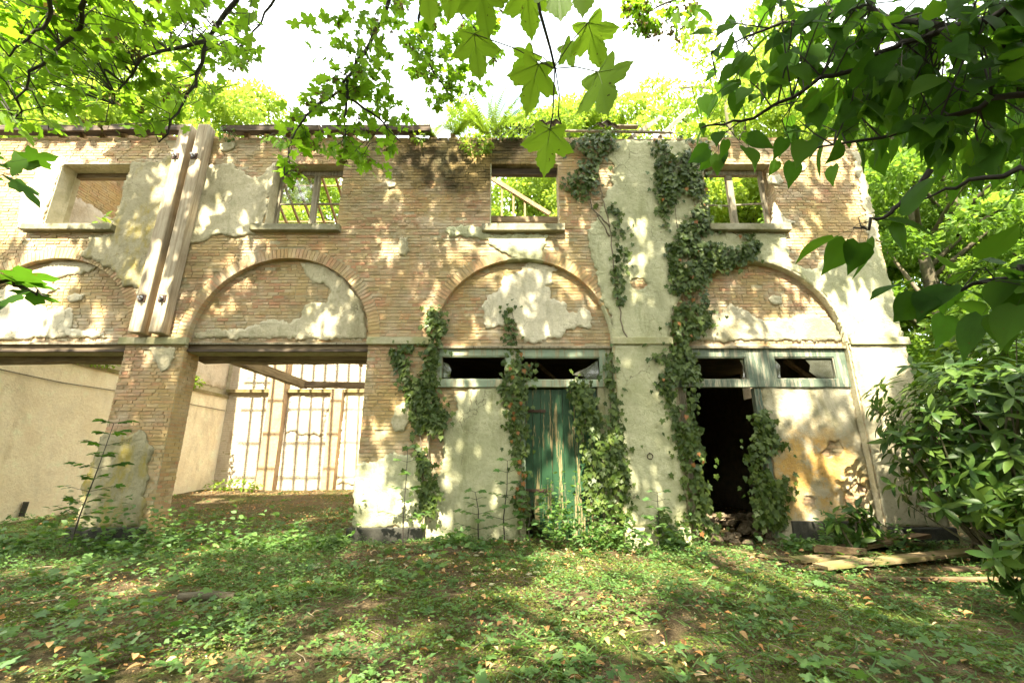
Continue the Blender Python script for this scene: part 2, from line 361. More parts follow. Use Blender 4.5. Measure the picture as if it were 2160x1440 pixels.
M['ivy'] = leaf_mat('ivy_leaf', [(0.026, 0.048, 0.008), (0.05, 0.085, 0.013), (0.12, 0.16, 0.035), (0.034, 0.06, 0.010)], 0.22, 0.45, None, 0.3)
M['laurel'] = leaf_mat('laurel_leaf', [(0.022, 0.055, 0.010), (0.04, 0.085, 0.015), (0.10, 0.16, 0.028), (0.03, 0.065, 0.012)], 0.3, 0.42, None, 0.22)
M['crownA'] = leaf_mat('crown_yellow_green', [(0.13, 0.20, 0.035), (0.18, 0.25, 0.055), (0.24, 0.30, 0.09), (0.15, 0.22, 0.04)], 0.5, 0.6, None, .2, 1.7)
M['crownB'] = leaf_mat('crown_mid_green', [(0.07, 0.135, 0.025), (0.10, 0.175, 0.035), (0.15, 0.225, 0.055)], 0.5, 0.6, None, .2, 1.7)
M['crownD'] = leaf_mat('crown_dark_green', [(0.04, 0.08, 0.014), (0.06, 0.11, 0.018), (0.08, 0.13, 0.02)], 0.4, 0.6, None, .2)
M['crownC'] = leaf_mat('crown_copper', [(0.30, 0.15, 0.03), (0.22, 0.13, 0.03), (0.18, 0.16, 0.03)], 0.35, 0.6)
M['fern'] = leaf_mat('fern_frond', [(0.13, 0.21, 0.03), (0.19, 0.27, 0.06)], 0.45, .6, None, .15)
M['herb'] = leaf_mat('ground_herb', [(0.045, 0.105, 0.025), (0.08, 0.155, 0.035), (0.14, 0.22, 0.06), (0.06, 0.125, 0.04), (0.13, 0.20, 0.09)], 0.35, 0.5)
M['mossm'] = leaf_mat('moss_tuft', [(0.07, 0.10, 0.02), (0.11, 0.15, 0.03), (0.15, 0.19, 0.045)], 0.2, 0.8, None, .1)
M['litter'] = leaf_mat('dead_leaf', [(0.24, 0.13, 0.06), (0.36, 0.24, 0.12), (0.40, 0.19, 0.07), (0.20, 0.13, 0.08), (0.48, 0.38, 0.24)], 0.15, 0.8, None, 0.1)
M['brownleaf'] = leaf_mat('withered_leaf', [(0.20, 0.08, 0.03), (0.30, 0.14, 0.05)], 0.3, 0.7)
M['seed'] = leaf_mat('maple_seeds', [(0.10, 0.07, 0.03), (0.07, 0.06, 0.02), (0.13, 0.12, 0.04)], 0.3, 0.7)
M['bark'] = stone_mat('bark', (0.06, 0.05, 0.035), (0.15, 0.125, 0.085), (0.08, 0.09, 0.04))
M['twig'] = flat_mat('dark_twig', (0.035, 0.028, 0.022), 0.8)
M['greentwig'] = flat_mat('green_stem', (0.09, 0.10, 0.03), 0.7)
M['vine'] = flat_mat('vine_stem', (0.20, 0.16, 0.11), 0.85)

# ------------------------------------------------------------------ ground
def ground_z(x, y):
    x = np.asarray(x, float); y = np.asarray(y, float)
    z = (fbm(x * 0.5 + 31, y * 0.5 + 17, 3, 4) - 0.5) * 0.22 - 0.02
    inside = np.clip((y - 0.3) / 8.0, 0, 1); z = z + inside * 0.42 * (x < -1.7) * (y < 12)
    z = z - 0.10 * np.clip((-y - 3) / 5, 0, 1)
    z = z + 0.10 * np.clip((y + 1.8) / 1.2, 0, 1) * (np.clip((y + 1.8), 0, 3) < 2.6) * (fbm(x * 0.9, y * 0.9, 9) - 0.2)
    return z
def gz(x, y): return float(ground_z(np.array([x]), np.array([y]))[0])
def ground_mat():
    m = NT('forest_floor')
    c = m.ramp(m.noise(9, 8, 0.75), [(0.28, (0.06, 0.042, 0.025)), (0.43, (0.15, 0.105, 0.06)), (0.58, (0.27, 0.20, 0.115)), (0.74, (0.42, 0.33, 0.21))])
    ms = m.ramp(m.noise(1.1, 6, 0.68), [(0.46, 0.0), (0.58, 0.9)])
    c = m.mix(ms, c, m.ramp(m.noise(40, 5, 0.7), [(0.3, (0.05, 0.065, 0.015)), (0.7, (0.16, 0.19, 0.045))]))
    c = m.mix(m.ramp(m.noise(75, 6, 0.75), [(0.42, 0.75), (0.55, 0.0)]), c, (0.05, 0.035, 0.02))
    h = m.math('ADD', m.noise(35, 7, 0.75), m.math('MULTIPLY', m.noise(120, 4), 0.7))
    return m.done(c, 0.95, m.bump(h, 1.0, 0.05), 0.1)
def grid(xs, ys):
    X, Y = np.meshgrid(xs, ys, indexing='ij'); Z = ground_z(X, Y)
    V = np.stack([X.ravel(), Y.ravel(), Z.ravel()], 1); nx, ny = len(xs), len(ys)
    i = np.arange(nx - 1)[:, None] * ny + np.arange(ny - 1)[None]; i = i.ravel()
    return V, np.stack([i, i + ny, i + ny + 1, i + 1], 1)
ax = np.concatenate([[-600, -200, -80, -45, -28, -20], np.arange(-15, 15.01, 0.12), [20, 28, 45, 80, 200, 600]])
ay = np.concatenate([[-600, -200, -80, -40, -22, -14], np.arange(-10, 12.01, 0.12), [16, 24, 40, 80, 200, 600]])
V, F = grid(ax, ay)
g = link('ground', npmesh('ground', V, F, ground_mat(), smooth=True), None); kind(g, 'structure')
g['label'] = 'uneven forest floor of moss, soil and dead leaves before the ruin'; g['category'] = 'ground'

# ------------------------------------------------------------------ the ruin: wall core, bricks, plaster
B = empty('ruined_building', (-2.3, 0.2, 0))
tag(B, 'derelict two storey brick coach house with peeling plaster and four round arches', 'ruin')
BAYS = [(-8.97, 1.72), (-4.42, 1.72), (0.20, 1.70), (4.64, 1.66)]; SPR = 3.53
WINS = [(-9.48, -8.06), (-5.01, -3.55), (-0.45, 0.97), (4.02, 5.46)]; WZ0, WZ1 = 5.93, 7.42
X0, X1, ZT, TH = -11.9, 7.38, 8.02, 0.42
def arch_poly(c, r, z0=-0.6, n=40):
    p = [(c - r, z0), (c + r, z0)]
    for k in range(n + 1):
        a = math.pi * k / n; p.append((c + r * math.cos(a), SPR + r * math.sin(a)))
    return p
def extrude(outer, holes, y0, y1, mb, r=0.5):
    loops = [outer] + holes; co = []; ed = []
    for L in loops:
        b = len(co); co += [Vector(p) for p in L]; ed += [(b + i, b + (i + 1) % len(L)) for i in range(len(L))]
    v2, _, f2, *_ = delaunay_2d_cdt(co, ed, [], 0, 1e-6)
    keep = []
    for f in f2:
        cx = sum(v2[i].x for i in f) / len(f); cy = sum(v2[i].y for i in f) / len(f)
        if pip(outer, [cx], [cy])[0] and not any(pip(h, [cx], [cy])[0] for h in holes): keep.append(f)
    n = len(v2); vs = [(p.x, y0, p.y) for p in v2] + [(p.x, y1, p.y) for p in v2]
    fs = [tuple(f) for f in keep] + [tuple(i + n for i in reversed(f)) for f in keep]
    cnt = {}
    for f in keep:
        for a, b in zip(f, list(f[1:]) + [f[0]]):
            cnt[(a, b)] = 1
    for (a, b) in list(cnt):
        if (b, a) not in cnt: fs.append((b, a, a + n, b + n))
    mb.add(vs, fs, r)
mb = MB()
# the arches reach the foot of the wall, so the outline runs up and down round them
out = [(X0, -0.6)]
for c, r in BAYS:
    out.append((c - r, -0.6))
    for k in range(41):
        a = math.pi - math.pi * k / 40; out.append((c + r * math.cos(a), SPR + r * math.sin(a)))
    out.append((c + r, -0.6))
out += [(X1, -0.6), (X1, ZT), (X0, ZT)]
extrude(out, [[(a, WZ0), (b, WZ0), (b, WZ1), (a, WZ1)] for a, b in WINS], 0.015, TH, mb)
wall = mb.build('wall', M['mortar'], B)

PLASTER = []          # (plane offset y, polygon) of every plaster patch on the front, so that no brick is laid under it
def patch_mesh(poly, y, mat, jit=0.038, thick=0.02, cell=0.06, seed=1, relief=0.009, mapf=None, holes=(), register=True, lift=0.012):
    """a skin of plaster: uneven outline, relief, real thickness"""
    pts = []; n = len(poly)
    area = sum(poly[i][0] * poly[(i + 1) % n][1] - poly[(i + 1) % n][0] * poly[i][1] for i in range(n))
    if area < 0: poly = poly[::-1]
    for i in range(n):
        a = Vector(poly[i]); b = Vector(poly[(i + 1) % n]); L = (b - a).length; k = max(1, int(L / 0.035))
        nn = Vector(((b - a).y, -(b - a).x)).normalized() if L > 0 else Vector((0, 0))
        for q in range(k):
            p = a.lerp(b, q / k)
            d = (mnoise.noise(Vector((p.x * 4 + seed * 7.3, p.y * 4, seed))) * 1.3 + mnoise.noise(Vector((p.x * 15, p.y * 15 + seed, 5))) * 1.2 + random.uniform(-.45, .45)) * jit
            pts.append((p.x + nn.x * d, p.y + nn.y * d))
    m = len(pts); P2 = np.array(pts)
    x0, y0 = P2.min(0); x1, y1 = P2.max(0)
    gx, gy = np.meshgrid(np.arange(x0, x1, cell), np.arange(y0, y1, cell)); gx = gx.ravel() + rng.uniform(-.2, .2, gx.size) * cell; gy = gy.ravel() + rng.uniform(-.2, .2, gy.size) * cell
    ok = pip(pts, gx, gy)
    for h in holes: ok &= ~pip(h, gx, gy)
    gx = gx[ok]; gy = gy[ok]; ok = edge_dist(pts, gx, gy) > cell * 0.45; gx = gx[ok]; gy = gy[ok]
    co = [Vector(p) for p in pts]; ed = [(i, (i + 1) % m) for i in range(m)]
    for h in holes:
        b = len(co); hh = []
        for i in range(len(h)):
            a = Vector(h[i]); bb = Vector(h[(i + 1) % len(h)]); k = max(1, int((bb - a).length / 0.05))
            hh += [a.lerp(bb, q / k) + Vector((random.uniform(-1, 1), random.uniform(-1, 1))) * jit * 0.5 for q in range(k)]
        co += hh; ed += [(b + i, b + (i + 1) % len(hh)) for i in range(len(hh))]
    co += [Vector(p) for p in zip(gx, gy)]
    v2, _, f2, *_ = delaunay_2d_cdt(co, ed, [], 0, 1e-5)
    vx = np.array([p.x for p in v2]); vy = np.array([p.y for p in v2])
    fc = np.array([[f[0], f[1], f[2]] for f in f2]); cx = vx[fc].mean(1); cy = vy[fc].mean(1)
    ok = pip(pts, cx, cy)
    for h in holes: ok &= ~pip(h, cx, cy)
    fc = fc[ok]; d = edge_dist(pts, vx, vy)
    rel = np.array([mnoise.fractal(Vector((a * 2.2, b * 2.2, seed)), 1.0, 2.0, 5) for a, b in zip(vx, vy)]) * relief
    edge = np.exp(-d / 0.05) * lift * np.array([max(0, mnoise.noise(Vector((a * 3, b * 3, seed + 4)))) for a, b in zip(vx, vy)])
    front = y - thick - rel - edge; N = len(vx)
    V = np.vstack([np.stack([vx, front, vy], 1), np.stack([vx, np.full(N, y + 0.02), vy], 1)])
    e = {}
    for f in fc:
        for a, b in ((f[0], f[1]), (f[1], f[2]), (f[2], f[0])): e[(a, b)] = 1
    side = []
    for (a, b) in e:
        if (b, a) not in e: side += [(b, a, a + N), (b, a + N, b + N)]
    F = np.vstack([fc, np.array(side)])
    if mapf is not None: V = mapf(V)
    if register: PLASTER.append((y, pts, holes))
    me = npmesh('plaster_patch', V, F, mat, np.full(len(V), random.random()), smooth=False)
    sm = np.zeros(len(F), bool); sm[:len(fc)] = True; me.polygons.foreach_set('use_smooth', sm)
    return me
_seed = [10]
def patch(poly, y=0.0, mat='plaster', parent=None, label=None, **kw):
    _seed[0] += 1
    me = patch_mesh(poly, y, M[mat], seed=_seed[0], **kw)
    o = link('plaster_patch', me, None, parent or B)
    if label: o['label'] = label
    return o
def Z3(l, ox, oy, s=2.88): return [(ox + x / s, oy + y / s) for x, y in l]

WR = 0.12       # depth of the arched recesses
# --- upper storey, left to right
patch(uv([(122, 332), (137, 342), (90, 476), (60, 490), (38, 480), (45, 410), (69, 379), (87, 344)]), 0, 'plaster_pale', label='bright white plaster beside the leftmost upper window')
patch(uv([(278, 341), (302, 344), (333, 341), (351, 334), (368, 316), (389, 309), (399, 306), (411, 284), (432, 284), (330, 590), (312, 601), (295, 610), (264, 605), (257, 591), (240, 570), (208, 554), (174, 542), (187, 514), (194, 497), (240, 493), (240, 476)]), 0, 'plaster_moss', label='yellow mossy plaster between the leftmost window and the timbers')
patch(uv([(430, 351), (457, 351), (492, 341), (497, 355), (518, 362), (525, 374), (539, 372), (549, 374), (563, 363), (582, 344), (556, 476), (537, 480), (539, 495), (518, 495), (501, 502), (490, 499), (462, 495), (442, 504), (415, 511), (388, 511)]), 0, 'plaster', label='grey cream plaster left of the second upper window')
patch(uv([(465, 304), (480, 300), (497, 303), (494, 314), (480, 320), (466, 318)]), 0, 'plaster_pale', jit=0.012)
patch(uv([(813, 386), (825, 383), (837, 387), (834, 395), (820, 397)]), 0, 'plaster_pale', jit=0.01)
patch(uv([(843, 502), (860, 502), (863, 530), (855, 542), (842, 536)]), 0, 'plaster_moss', jit=0.02)
patch(uv([(941, 480), (972, 476), (1014, 480), (1019, 493), (1048, 495), (1154, 495), (1149, 518), (1142, 546), (1139, 550), (1083, 546), (1076, 539), (1055, 528), (1034, 518), (1027, 506), (1007, 504), (972, 499), (951, 500), (941, 488)]), 0, 'plaster_green', label='ragged plaster under the sill of the third upper window')
arc4o = [(4.64 + 1.66 * math.cos(a), SPR + 1.66 * math.sin(a)) for a in [math.pi * k / 30 for k in range(31)]]
right = [(2.24, 7.98)] + uv([(1275, 335), (1300, 350), (1292, 365), (1288, 380), (1292, 395), (1282, 410), (1270, 430), (1268, 460), (1245, 475), (1239, 485), (1241, 504), (1246, 538), (1257, 570), (1262, 605), (1272, 640)]) + \
    [(1.90, 4.0), (1.90, 3.46), (2.98, 3.46), (2.98, 3.53)] + arc4o[::-1] + [(6.30, 3.46), (7.38, 3.46), (7.38, 5.0)] + \
    uv([(1842, 504), (1838, 535), (1831, 552), (1800, 560), (1783, 549), (1755, 542), (1734, 552), (1710, 573), (1668, 555), (1658, 520), (1655, 494)]) + [(3.98, 5.80), (4.02, 7.30), (3.72, 7.98)]
patch(right, 0, 'plaster_green', cell=0.07, holes=[uv([(1328, 592), (1340, 586), (1358, 588), (1366, 602), (1352, 612), (1334, 610)])], label='tall plaster strip around the right hand arch and pillar')
patch(uv([(1618, 366), (1630, 372), (1642, 368), (1652, 384), (1640, 390), (1622, 388)]), 0, 'plaster_pale', jit=0.012)
patch(uv([(1678, 350), (1690, 346), (1702, 354), (1694, 363), (1680, 361)]), 0, 'plaster_pale', jit=0.01)
patch(uv([(1632, 428), (1640, 440), (1655, 460), (1676, 470), (1660, 478), (1626, 477)]), 0, 'plaster_pale', jit=0.012)
patch([(7.16, 5.6), (7.38, 5.6), (7.38, 7.7), (7.24, 7.7)], 0, 'plaster', jit=0.04)
# --- piers
patch(uv([(212, 920), (243, 911), (271, 916), (295, 909), (312, 919), (316, 937), (322, 950), (318, 975), (310, 1020), (304, 1060), (300, 1112), (152, 1112), (158, 1100)]), 0, 'plaster_moss', relief=0.016, label='rough lower plaster of the brick pillar at the left')
patch(uv([(319, 732), (376, 732), (370, 750), (362, 765), (355, 780), (338, 782), (330, 765), (323, 750)]), 0, 'plaster', relief=0.014)
patch(uv([(752, 978), (772, 977), (798, 968), (815, 958), (836, 954), (868, 962), (905, 970)]) + [(-1.52, 0.28), (-2.72, 0.28)], 0, 'plaster_green', label='lower plaster of the pillar between open bay and green door bay')
patch(uv([(836, 856), (855, 850), (866, 880), (852, 908), (832, 912), (826, 892)]), 0, 'plaster', jit=0.02)
patch(uv([(853, 810), (866, 806), (871, 840), (858, 843)]), 0, 'plaster', jit=0.02)
patch([(1.91, 0.29), (2.97, 0.29), (2.97, 3.46), (1.91, 3.46)], 0, 'plaster_green', jit=0.012, relief=0.011, label='plaster of the pillar with the iron ring')
patch([(6.32, 0.29), (7.37, 0.29), (7.37, 3.46), (6.32, 3.46)], 0, 'plaster', jit=0.012, label='sun dappled plaster of the corner pillar at the right')
# --- arched recesses
patch(uv([(55, 583), (87, 563), (132, 549), (174, 549), (208, 562), (190, 575), (160, 578), (140, 580), (120, 588), (110, 600), (128, 606), (100, 620), (88, 640), (105, 655), (150, 650), (157, 670), (148, 695), (220, 700), (222, 712), (0, 714), (-60, 714), (-30, 640), (0, 612)], WR), WR, 'plaster_pale', relief=0.016)
patch(uv([(142, 626), (160, 619), (180, 622), (172, 634), (148, 637)], WR), WR, 'plaster_pale', jit=0.012)
patch(uv([(636, 558), (664, 558), (692, 566), (723, 588), (757, 626), (772, 667), (774, 714), (410, 714), (412, 705), (445, 695), (504, 695), (539, 684), (574, 674), (608, 681), (636, 667), (643, 646), (657, 636), (688, 639), (699, 618), (688, 601), (664, 598), (646, 580)], WR), WR, 'plaster', relief=0.018)
patch(uv(Z3([(760, 915), (850, 910), (950, 932), (970, 945), (965, 960), (930, 965), (940, 1030), (890, 1045), (920, 1080), (925, 1120), (1000, 1145), (1020, 1165), (1025, 1200), (1090, 1210), (1100, 1180), (1160, 1200), (1175, 1260), (1165, 1300), (1080, 1290), (1060, 1310), (1000, 1330), (990, 1360), (950, 1360), (900, 1365), (850, 1395), (770, 1390), (740, 1330), (720, 1275), (640, 1295), (530, 1300), (520, 1210), (505, 1160), (550, 1110), (600, 1090), (620, 1050), (640, 1000), (680, 985), (740, 950)], 840, 240), WR), WR, 'plaster_pale', relief=0.012, label='map shaped plaster remnant inside the arch over the green door')
patch(uv([(1470, 718), (1500, 670), (1540, 640), (1580, 660), (1610, 680), (1650, 672), (1700, 665), (1740, 672), (1768, 690), (1780, 718)], WR), WR, 'panel', relief=0.018)
patch(uv([(1618, 630), (1632, 622), (1650, 626), (1648, 640), (1630, 643)], WR), WR, 'plaster_pale', jit=0.015)
# --- infill panels under the transoms
PY = 0.14
patch([(-1.49, -0.1), (0.13, -0.1), (0.13, 2.68), (-0.85, 2.66), (-1.05, 2.52), (-1.0, 2.28), (-1.12, 2.1), (-1.25, 1.75), (-1.2, 1.4), (-1.34, 1.0), (-1.49, 0.8)], PY, 'plaster_green', cell=0.05, label='dappled plaster panel left of the green door')
patch([(4.63, 0.02), (6.27, 0.38), (6.27, 2.68), (4.63, 2.68)], PY, 'panel', cell=0.05, jit=.02, holes=[[(5.78, .52), (6.0, .5), (6.2, .55), (6.22, .9), (6.05, 1.0), (5.86, .86), (5.76, .7)], [(5.5, 1.5), (5.62, 1.42), (5.74, 1.47), (5.86, 1.43), (5.95, 1.56), (5.9, 1.74), (5.8, 1.68), (5.7, 1.72), (5.64, 1.58)], [(5.05, .62), (5.25, .6), (5.3, .74), (5.12, .78)]], relief=0.02, lift=0.02, label='orange stained flaking plaster panel right of the dark doorway')
patch([(1.70, 0.0), (1.89, 0.0), (1.89, 2.7), (1.70, 2.7)], PY, 'plaster_green', jit=0.006)

ROW, BL = 0.0665, 0.215
def under_plaster(y, xa, xb, za, zb):
    xs = np.array([xa, xb, xa, xb, (xa + xb) / 2]); zs = np.array([za, za, zb, zb, (za + zb) / 2])
    for (yy, poly, holes) in PLASTER:
        if abs(yy - y) > 0.01: continue
        p = np.array(poly)
        if xb < p[:, 0].min() or xa > p[:, 0].max() or zb < p[:, 1].min() or za > p[:, 1].max(): continue
        ins = pip(poly, xs, zs)
        for h in holes: ins &= ~pip(h, xs, zs)
        if ins.all() and edge_dist(poly, xs, zs).min() > 0.03 and all(edge_dist(h, xs, zs).min() > 0.03 for h in holes): return True
    return False
def lay(x0, x1, z0, z1, blocked, y):
    """rows of bricks in cross bond; blocked(z) gives the intervals that stay free; returns rectangles"""
    out = []; row = 0; z = z0
    while z < z1 - 0.02:
        zm = z + ROW / 2; cuts = sorted(blocked(zm)); free = []; a = x0
        for c0, c1 in cuts:
            if c0 > a: free.append((a, min(c0, x1)))
            a = max(a, c1)
        if a < x1: free.append((a, x1))
        for f0, f1 in free:
            x = f0 - random.uniform(0, 0.02) - (BL * 0.25 if row % 2 else 0); 
            while x < f1:
                L = BL if (row % 2 == 0 and random.random() > 0.12) or (row % 2 == 1 and random.random() < 0.45) else BL / 2
                a_, b_ = max(x + 0.005, f0), min(x + L - 0.006, f1)
                if b_ - a_ > 0.03: out.append((a_, b_, z + 0.005, z + ROW - 0.006))
                x += L
        z += ROW; row += 1
    return [r for r in out if not under_plaster(y, *r)]
def brick_arrays(rects, y, deep=0.06, gone=0.012):
    V = []; F = []; Rn = []; k = 0; near = np.full(len(rects), 9.0)
    if rects and len(rects) > 1:                 # lime left on the bricks round each plaster patch
        q = np.array(rects); cx = (q[:, 0] + q[:, 1]) / 2; cz = (q[:, 2] + q[:, 3]) / 2
        for (yy, poly, holes) in PLASTER:
            if abs(yy - y) > 0.01: continue
            p = np.array(poly); s_ = (cx > p[:, 0].min() - .6) & (cx < p[:, 0].max() + .6) & (cz > p[:, 1].min() - .6) & (cz < p[:, 1].max() + .6)
            if s_.any(): near[s_] = np.minimum(near[s_], edge_dist(poly, cx[s_], cz[s_]))
    for bi_, (a, b, c, d) in enumerate(rects):
        if random.random() < gone: continue
        j = lambda s=0.0035: random.uniform(-s, s)
        yf = y + random.choice((0, 0, 0, 0.003, 0.007)) + random.uniform(-0.004, 0.004)
        t = random.uniform(-0.003, 0.003)
        V += [(a + j(), yf + j(), c + j()), (b + j(), yf + t + j(), c + j()), (b + j(), yf + t + j(), d + j()), (a + j(), yf + j(), d + j()), (a, y + deep, c), (b, y + deep, c), (b, y + deep, d), (a, y + deep, d)]
        F += [(k, k + 1, k + 2, k + 3), (k + 4, k, k + 3, k + 7), (k + 1, k + 5, k + 6, k + 2), (k + 3, k + 2, k + 6, k + 7), (k + 4, k + 5, k + 1, k)]
        Rn += [random.random() * .99 + math.floor(10 * min(1, math.exp(-near[bi_] / .22) * random.uniform(.2, 1.5)))] * 8; k += 8
    return np.array(V), np.array(F), np.array(Rn)
RING = 0.215
def blocked_front(z):
    o = []
    for i, (c, r) in enumerate(BAYS):
        if z < SPR: o.append((c - r, c + r))
        else:
            rr = r + RING + 0.004; dz = z - SPR
            if dz < rr: h = math.sqrt(rr * rr - dz * dz); o.append((c - h, c + h))
    if WZ0 - 0.13 < z < WZ1:
        for a, b in WINS: o.append((a - (0.0 if z > WZ0 else 0.2), b + (0.0 if z > WZ0 else 0.1)))
    return o
rects = lay(X0, X1, -0.1, 8.09, blocked_front, 0.0)
# ragged top course
rects = [r for r in rects if r[3] < 7.98 or random.random() < (0.9 if r[0] < 2 else 0.45)]
def imgscore(r):          # bricks that show largest: the foot of the brick pillars
    return (-7.3 < r[0] < -6.1 and 1.6 < r[2] < 3.42) or (-2.75 < r[0] < -1.9 and 1.9 < r[2] < 3.42)
single = [r for r in rects if imgscore(r) and (r[1] - r[0]) > 0.06]; rest = [r for r in rects if not (imgscore(r) and (r[1] - r[0]) > 0.06)]
single, spare = single[:150], single[150:]
V, F, rn = brick_arrays(rest + spare, 0.0)
kind(link('brickwork', npmesh('brickwork', V, F, M['brick'], rn), None, B), 'stuff')
for r in single:
    V, F, rn = brick_arrays([r], 0.0, gone=0); link('brick', npmesh('brick', V, F, M['brick'], rn), None, wall)
# wall is parented with an inverse, its children use world coordinates
# arches: a ring of wedge bricks each
def arch(bi, a0, a1, skip=lambda a: False):
    c, r = BAYS[bi]; base = MB()
    N = 44; vs = []; fs = []
    for k in range(N + 1):
        a = math.pi * k / N
        for rr in (r, r + RING):
            for y in (0.02, 0.13): vs.append((c + rr * math.cos(a), y, SPR + rr * math.sin(a)))
    for k in range(N):
        q = k * 4; fs += [(q, q + 2, q + 6, q + 4), (q, q + 4, q + 5, q + 1)]
    base.add(vs, fs); part = base.build('arch', M['mortar'], B)
    n = int(math.pi * (r + 0.05) / 0.0735); da = math.pi / n; me = []
    for q in range(3):
        w = da * 0.425; j = lambda: random.uniform(-.003, .003); vs = []
        for rr, s in ((r - 0.003, w), (r + RING - 0.008, w)):
            for y in (random.uniform(-0.006, 0.003), 0.125):
                for sg in (-1, 1): vs.append((rr * math.cos(sg * s) + j(), y, rr * math.sin(sg * s) + j()))
        m_ = MB(); m_.add(vs, [(0, 1, 5, 4), (0, 2, 3, 1), (0, 4, 6, 2), (1, 3, 7, 5), (4, 5, 7, 6)], 0.0); me.append(m_.mesh('brick', M['brickwarm']))
    for k in range(n):
        a = (k + 0.5) * da
        if not (a0 <= a <= a1) or skip(a): continue
        p = (c + (r + 0.1) * math.cos(a), SPR + (r + 0.1) * math.sin(a))
        if under_plaster(0.0, p[0] - 0.02, p[0] + 0.02, p[1] - 0.02, p[1] + 0.02): continue
        o = bpy.data.objects.new('brick', random.choice(me)); COL.objects.link(o); o.parent = part
        o.location = (c, 0, SPR); o.rotation_euler = (0, -a, 0)
arch(0, 0, R(150)); arch(1, 0, math.pi); arch(2, R(18), math.pi)
# brick faces of the reveal on the right side of the left pillar, seen from the camera
def side_bricks(x, z0, z1, y0=0.02, y1=TH):
    V = []; F = []; Rn = []; k = 0; z = z0; row = 0
    while z < z1:
        cuts = [y0, y0 + 0.2, y1] if row % 2 else [y0, y0 + 0.1, y0 + 0.31, y1]
        for a, b in zip(cuts[:-1], cuts[1:]):
            j = lambda: random.uniform(-.003, .003); xf = x + random.uniform(0.004, 0.014); c, d = z + .005, z + ROW - .006
            V += [(xf + j(), a + .005, c), (xf + j(), b - .005, c), (xf + j(), b - .005, d), (xf + j(), a + .005, d), (x - .03, a + .005, c), (x - .03, b - .005, c), (x - .03, b - .005, d), (x - .03, a + .005, d)]
            F += [(k, k + 1, k + 2, k + 3), (k + 4, k, k + 3, k + 7), (k + 1, k + 5, k + 6, k + 2), (k + 3, k + 2, k + 6, k + 7), (k + 4, k + 5, k + 1, k)]; Rn += [random.random()] * 8; k += 8
        z += ROW; row += 1
    return np.array(V), np.array(F), np.array(Rn)
V, F, rn = side_bricks(-6.14, 0.1, 3.42); kind(link('reveal_brickwork', npmesh('reveal_brickwork', V, F, M['brick'], rn), None, B), 'stuff')
V, F, rn = side_bricks(WINS[3][1], WZ0, WZ1); V[:, 0] = 2 * WINS[3][1] - V[:, 0]; kind(link('reveal_brickwork', npmesh('reveal_brickwork', V, F[:, ::-1], M['brick'], rn), None, B), 'stuff')

# arched recess walls (tympana) with their bricks
for i, (c, r) in enumerate(BAYS):
    z0 = 3.34 if i < 2 else 3.40; t = MB(); p = [(c - r, z0), (c + r, z0)] + [(c + r * math.cos(math.pi * k / 32), SPR + r * math.sin(math.pi * k / 32)) for k in range(33)]
    extrude(p, [], WR + 0.015, TH - 0.01, t); ty = t.build('arch_infill', M['mortar'], B)
    def bl(z, c=c, r=r):
        dz = max(0, z - SPR)
        if dz >= r: return [(c - 9, c + 9)]
        h = math.sqrt(r * r - dz * dz); return [(c - 9, c - h), (c + h, c + 9)]
    rc = lay(c - r, c + r, 3.50 if i < 2 else 3.46, SPR + r, bl, WR)
    V, F, rn = brick_arrays(rc, WR); kind(link('brickwork', npmesh('brickwork', V, F, M['brick' if i != 2 else 'brickwarm'], rn), None, ty), 'stuff')
# infill walls under the transoms
t = MB(); extrude([(-1.5, -0.5), (0.14, -0.5), (0.14, 2.7), (-1.5, 2.7)], [], PY + 0.015, TH - 0.02, t); iw = t.build('infill_wall', M['mortar'], B)
V, F, rn = brick_arrays(lay(-1.5, 0.14, -0.1, 2.7, lambda z: [], PY), PY); kind(link('brickwork', npmesh('brickwork', V, F, M['brick'], rn), None, iw), 'stuff')
t = MB(); extrude([(4.62, -0.5), (6.30, -0.5), (6.30, 2.7), (4.62, 2.7)], [], PY + 0.015, TH - 0.02, t); iw = t.build('infill_wall', M['mortar'], B)
V, F, rn = brick_arrays(lay(4.63, 6.29, 0.38, 2.7, lambda z: [], PY), PY); kind(link('brickwork', npmesh('brickwork', V, F, M['brickwarm'], rn), None, iw), 'stuff')
MB().box(1.7, 1.9, PY + 0.01, TH - 0.02, -0.4, 2.7).build('infill_wall', M['mortar'], B)
MB().box(2.98, 3.10, PY + 0.01, TH - 0.02, -0.4, 2.7).build('infill_wall', M['mortar'], B)
# plaster linings of reveals the camera sees
MB().box(6.285, 6.30, 0.0, PY, 0.3, SPR, 0.002).build('reveal_lining', M['plaster'], B)
MB().box(1.885, 1.90, 0.0, PY, 0.3, SPR, 0.002).build('reveal_lining', M['plaster_green'], B)
MB().box(-1.50, -1.485, 0.0, PY, 0.3, 2.0, 0.002).build('reveal_lining', M['plaster_green'], B)
for bi, a0, a1, mt in ((3, 0, 180, 'plaster'), (2, 0, 25, 'plaster_green'), (2, 76, 100, 'plaster_green')):
    c, r = BAYS[bi]; m_ = MB(); vs = []; n = 24
    for k in range(n + 1):
        a = R(a0 + (a1 - a0) * k / n)
        for rr, y in ((r - 0.015, -0.022), (r - 0.015, WR + 0.02), (r + 0.02, -0.022)):
            vs.append((c + rr * math.cos(a), y, SPR + rr * math.sin(a)))
    m_.add(vs, [f for k in range(n) for f in ((3 * k, 3 * k + 3, 3 * k + 4, 3 * k + 1), (3 * k + 2, 3 * k + 5, 3 * k + 3, 3 * k))]); m_.build('arch_lining', M[mt], B, True)
MB().box(WINS[0][0], WINS[0][0] + 0.015, -0.018, 0.30, WZ0, WZ1, 0.002).build('reveal_lining', M['plaster_pale'], B)
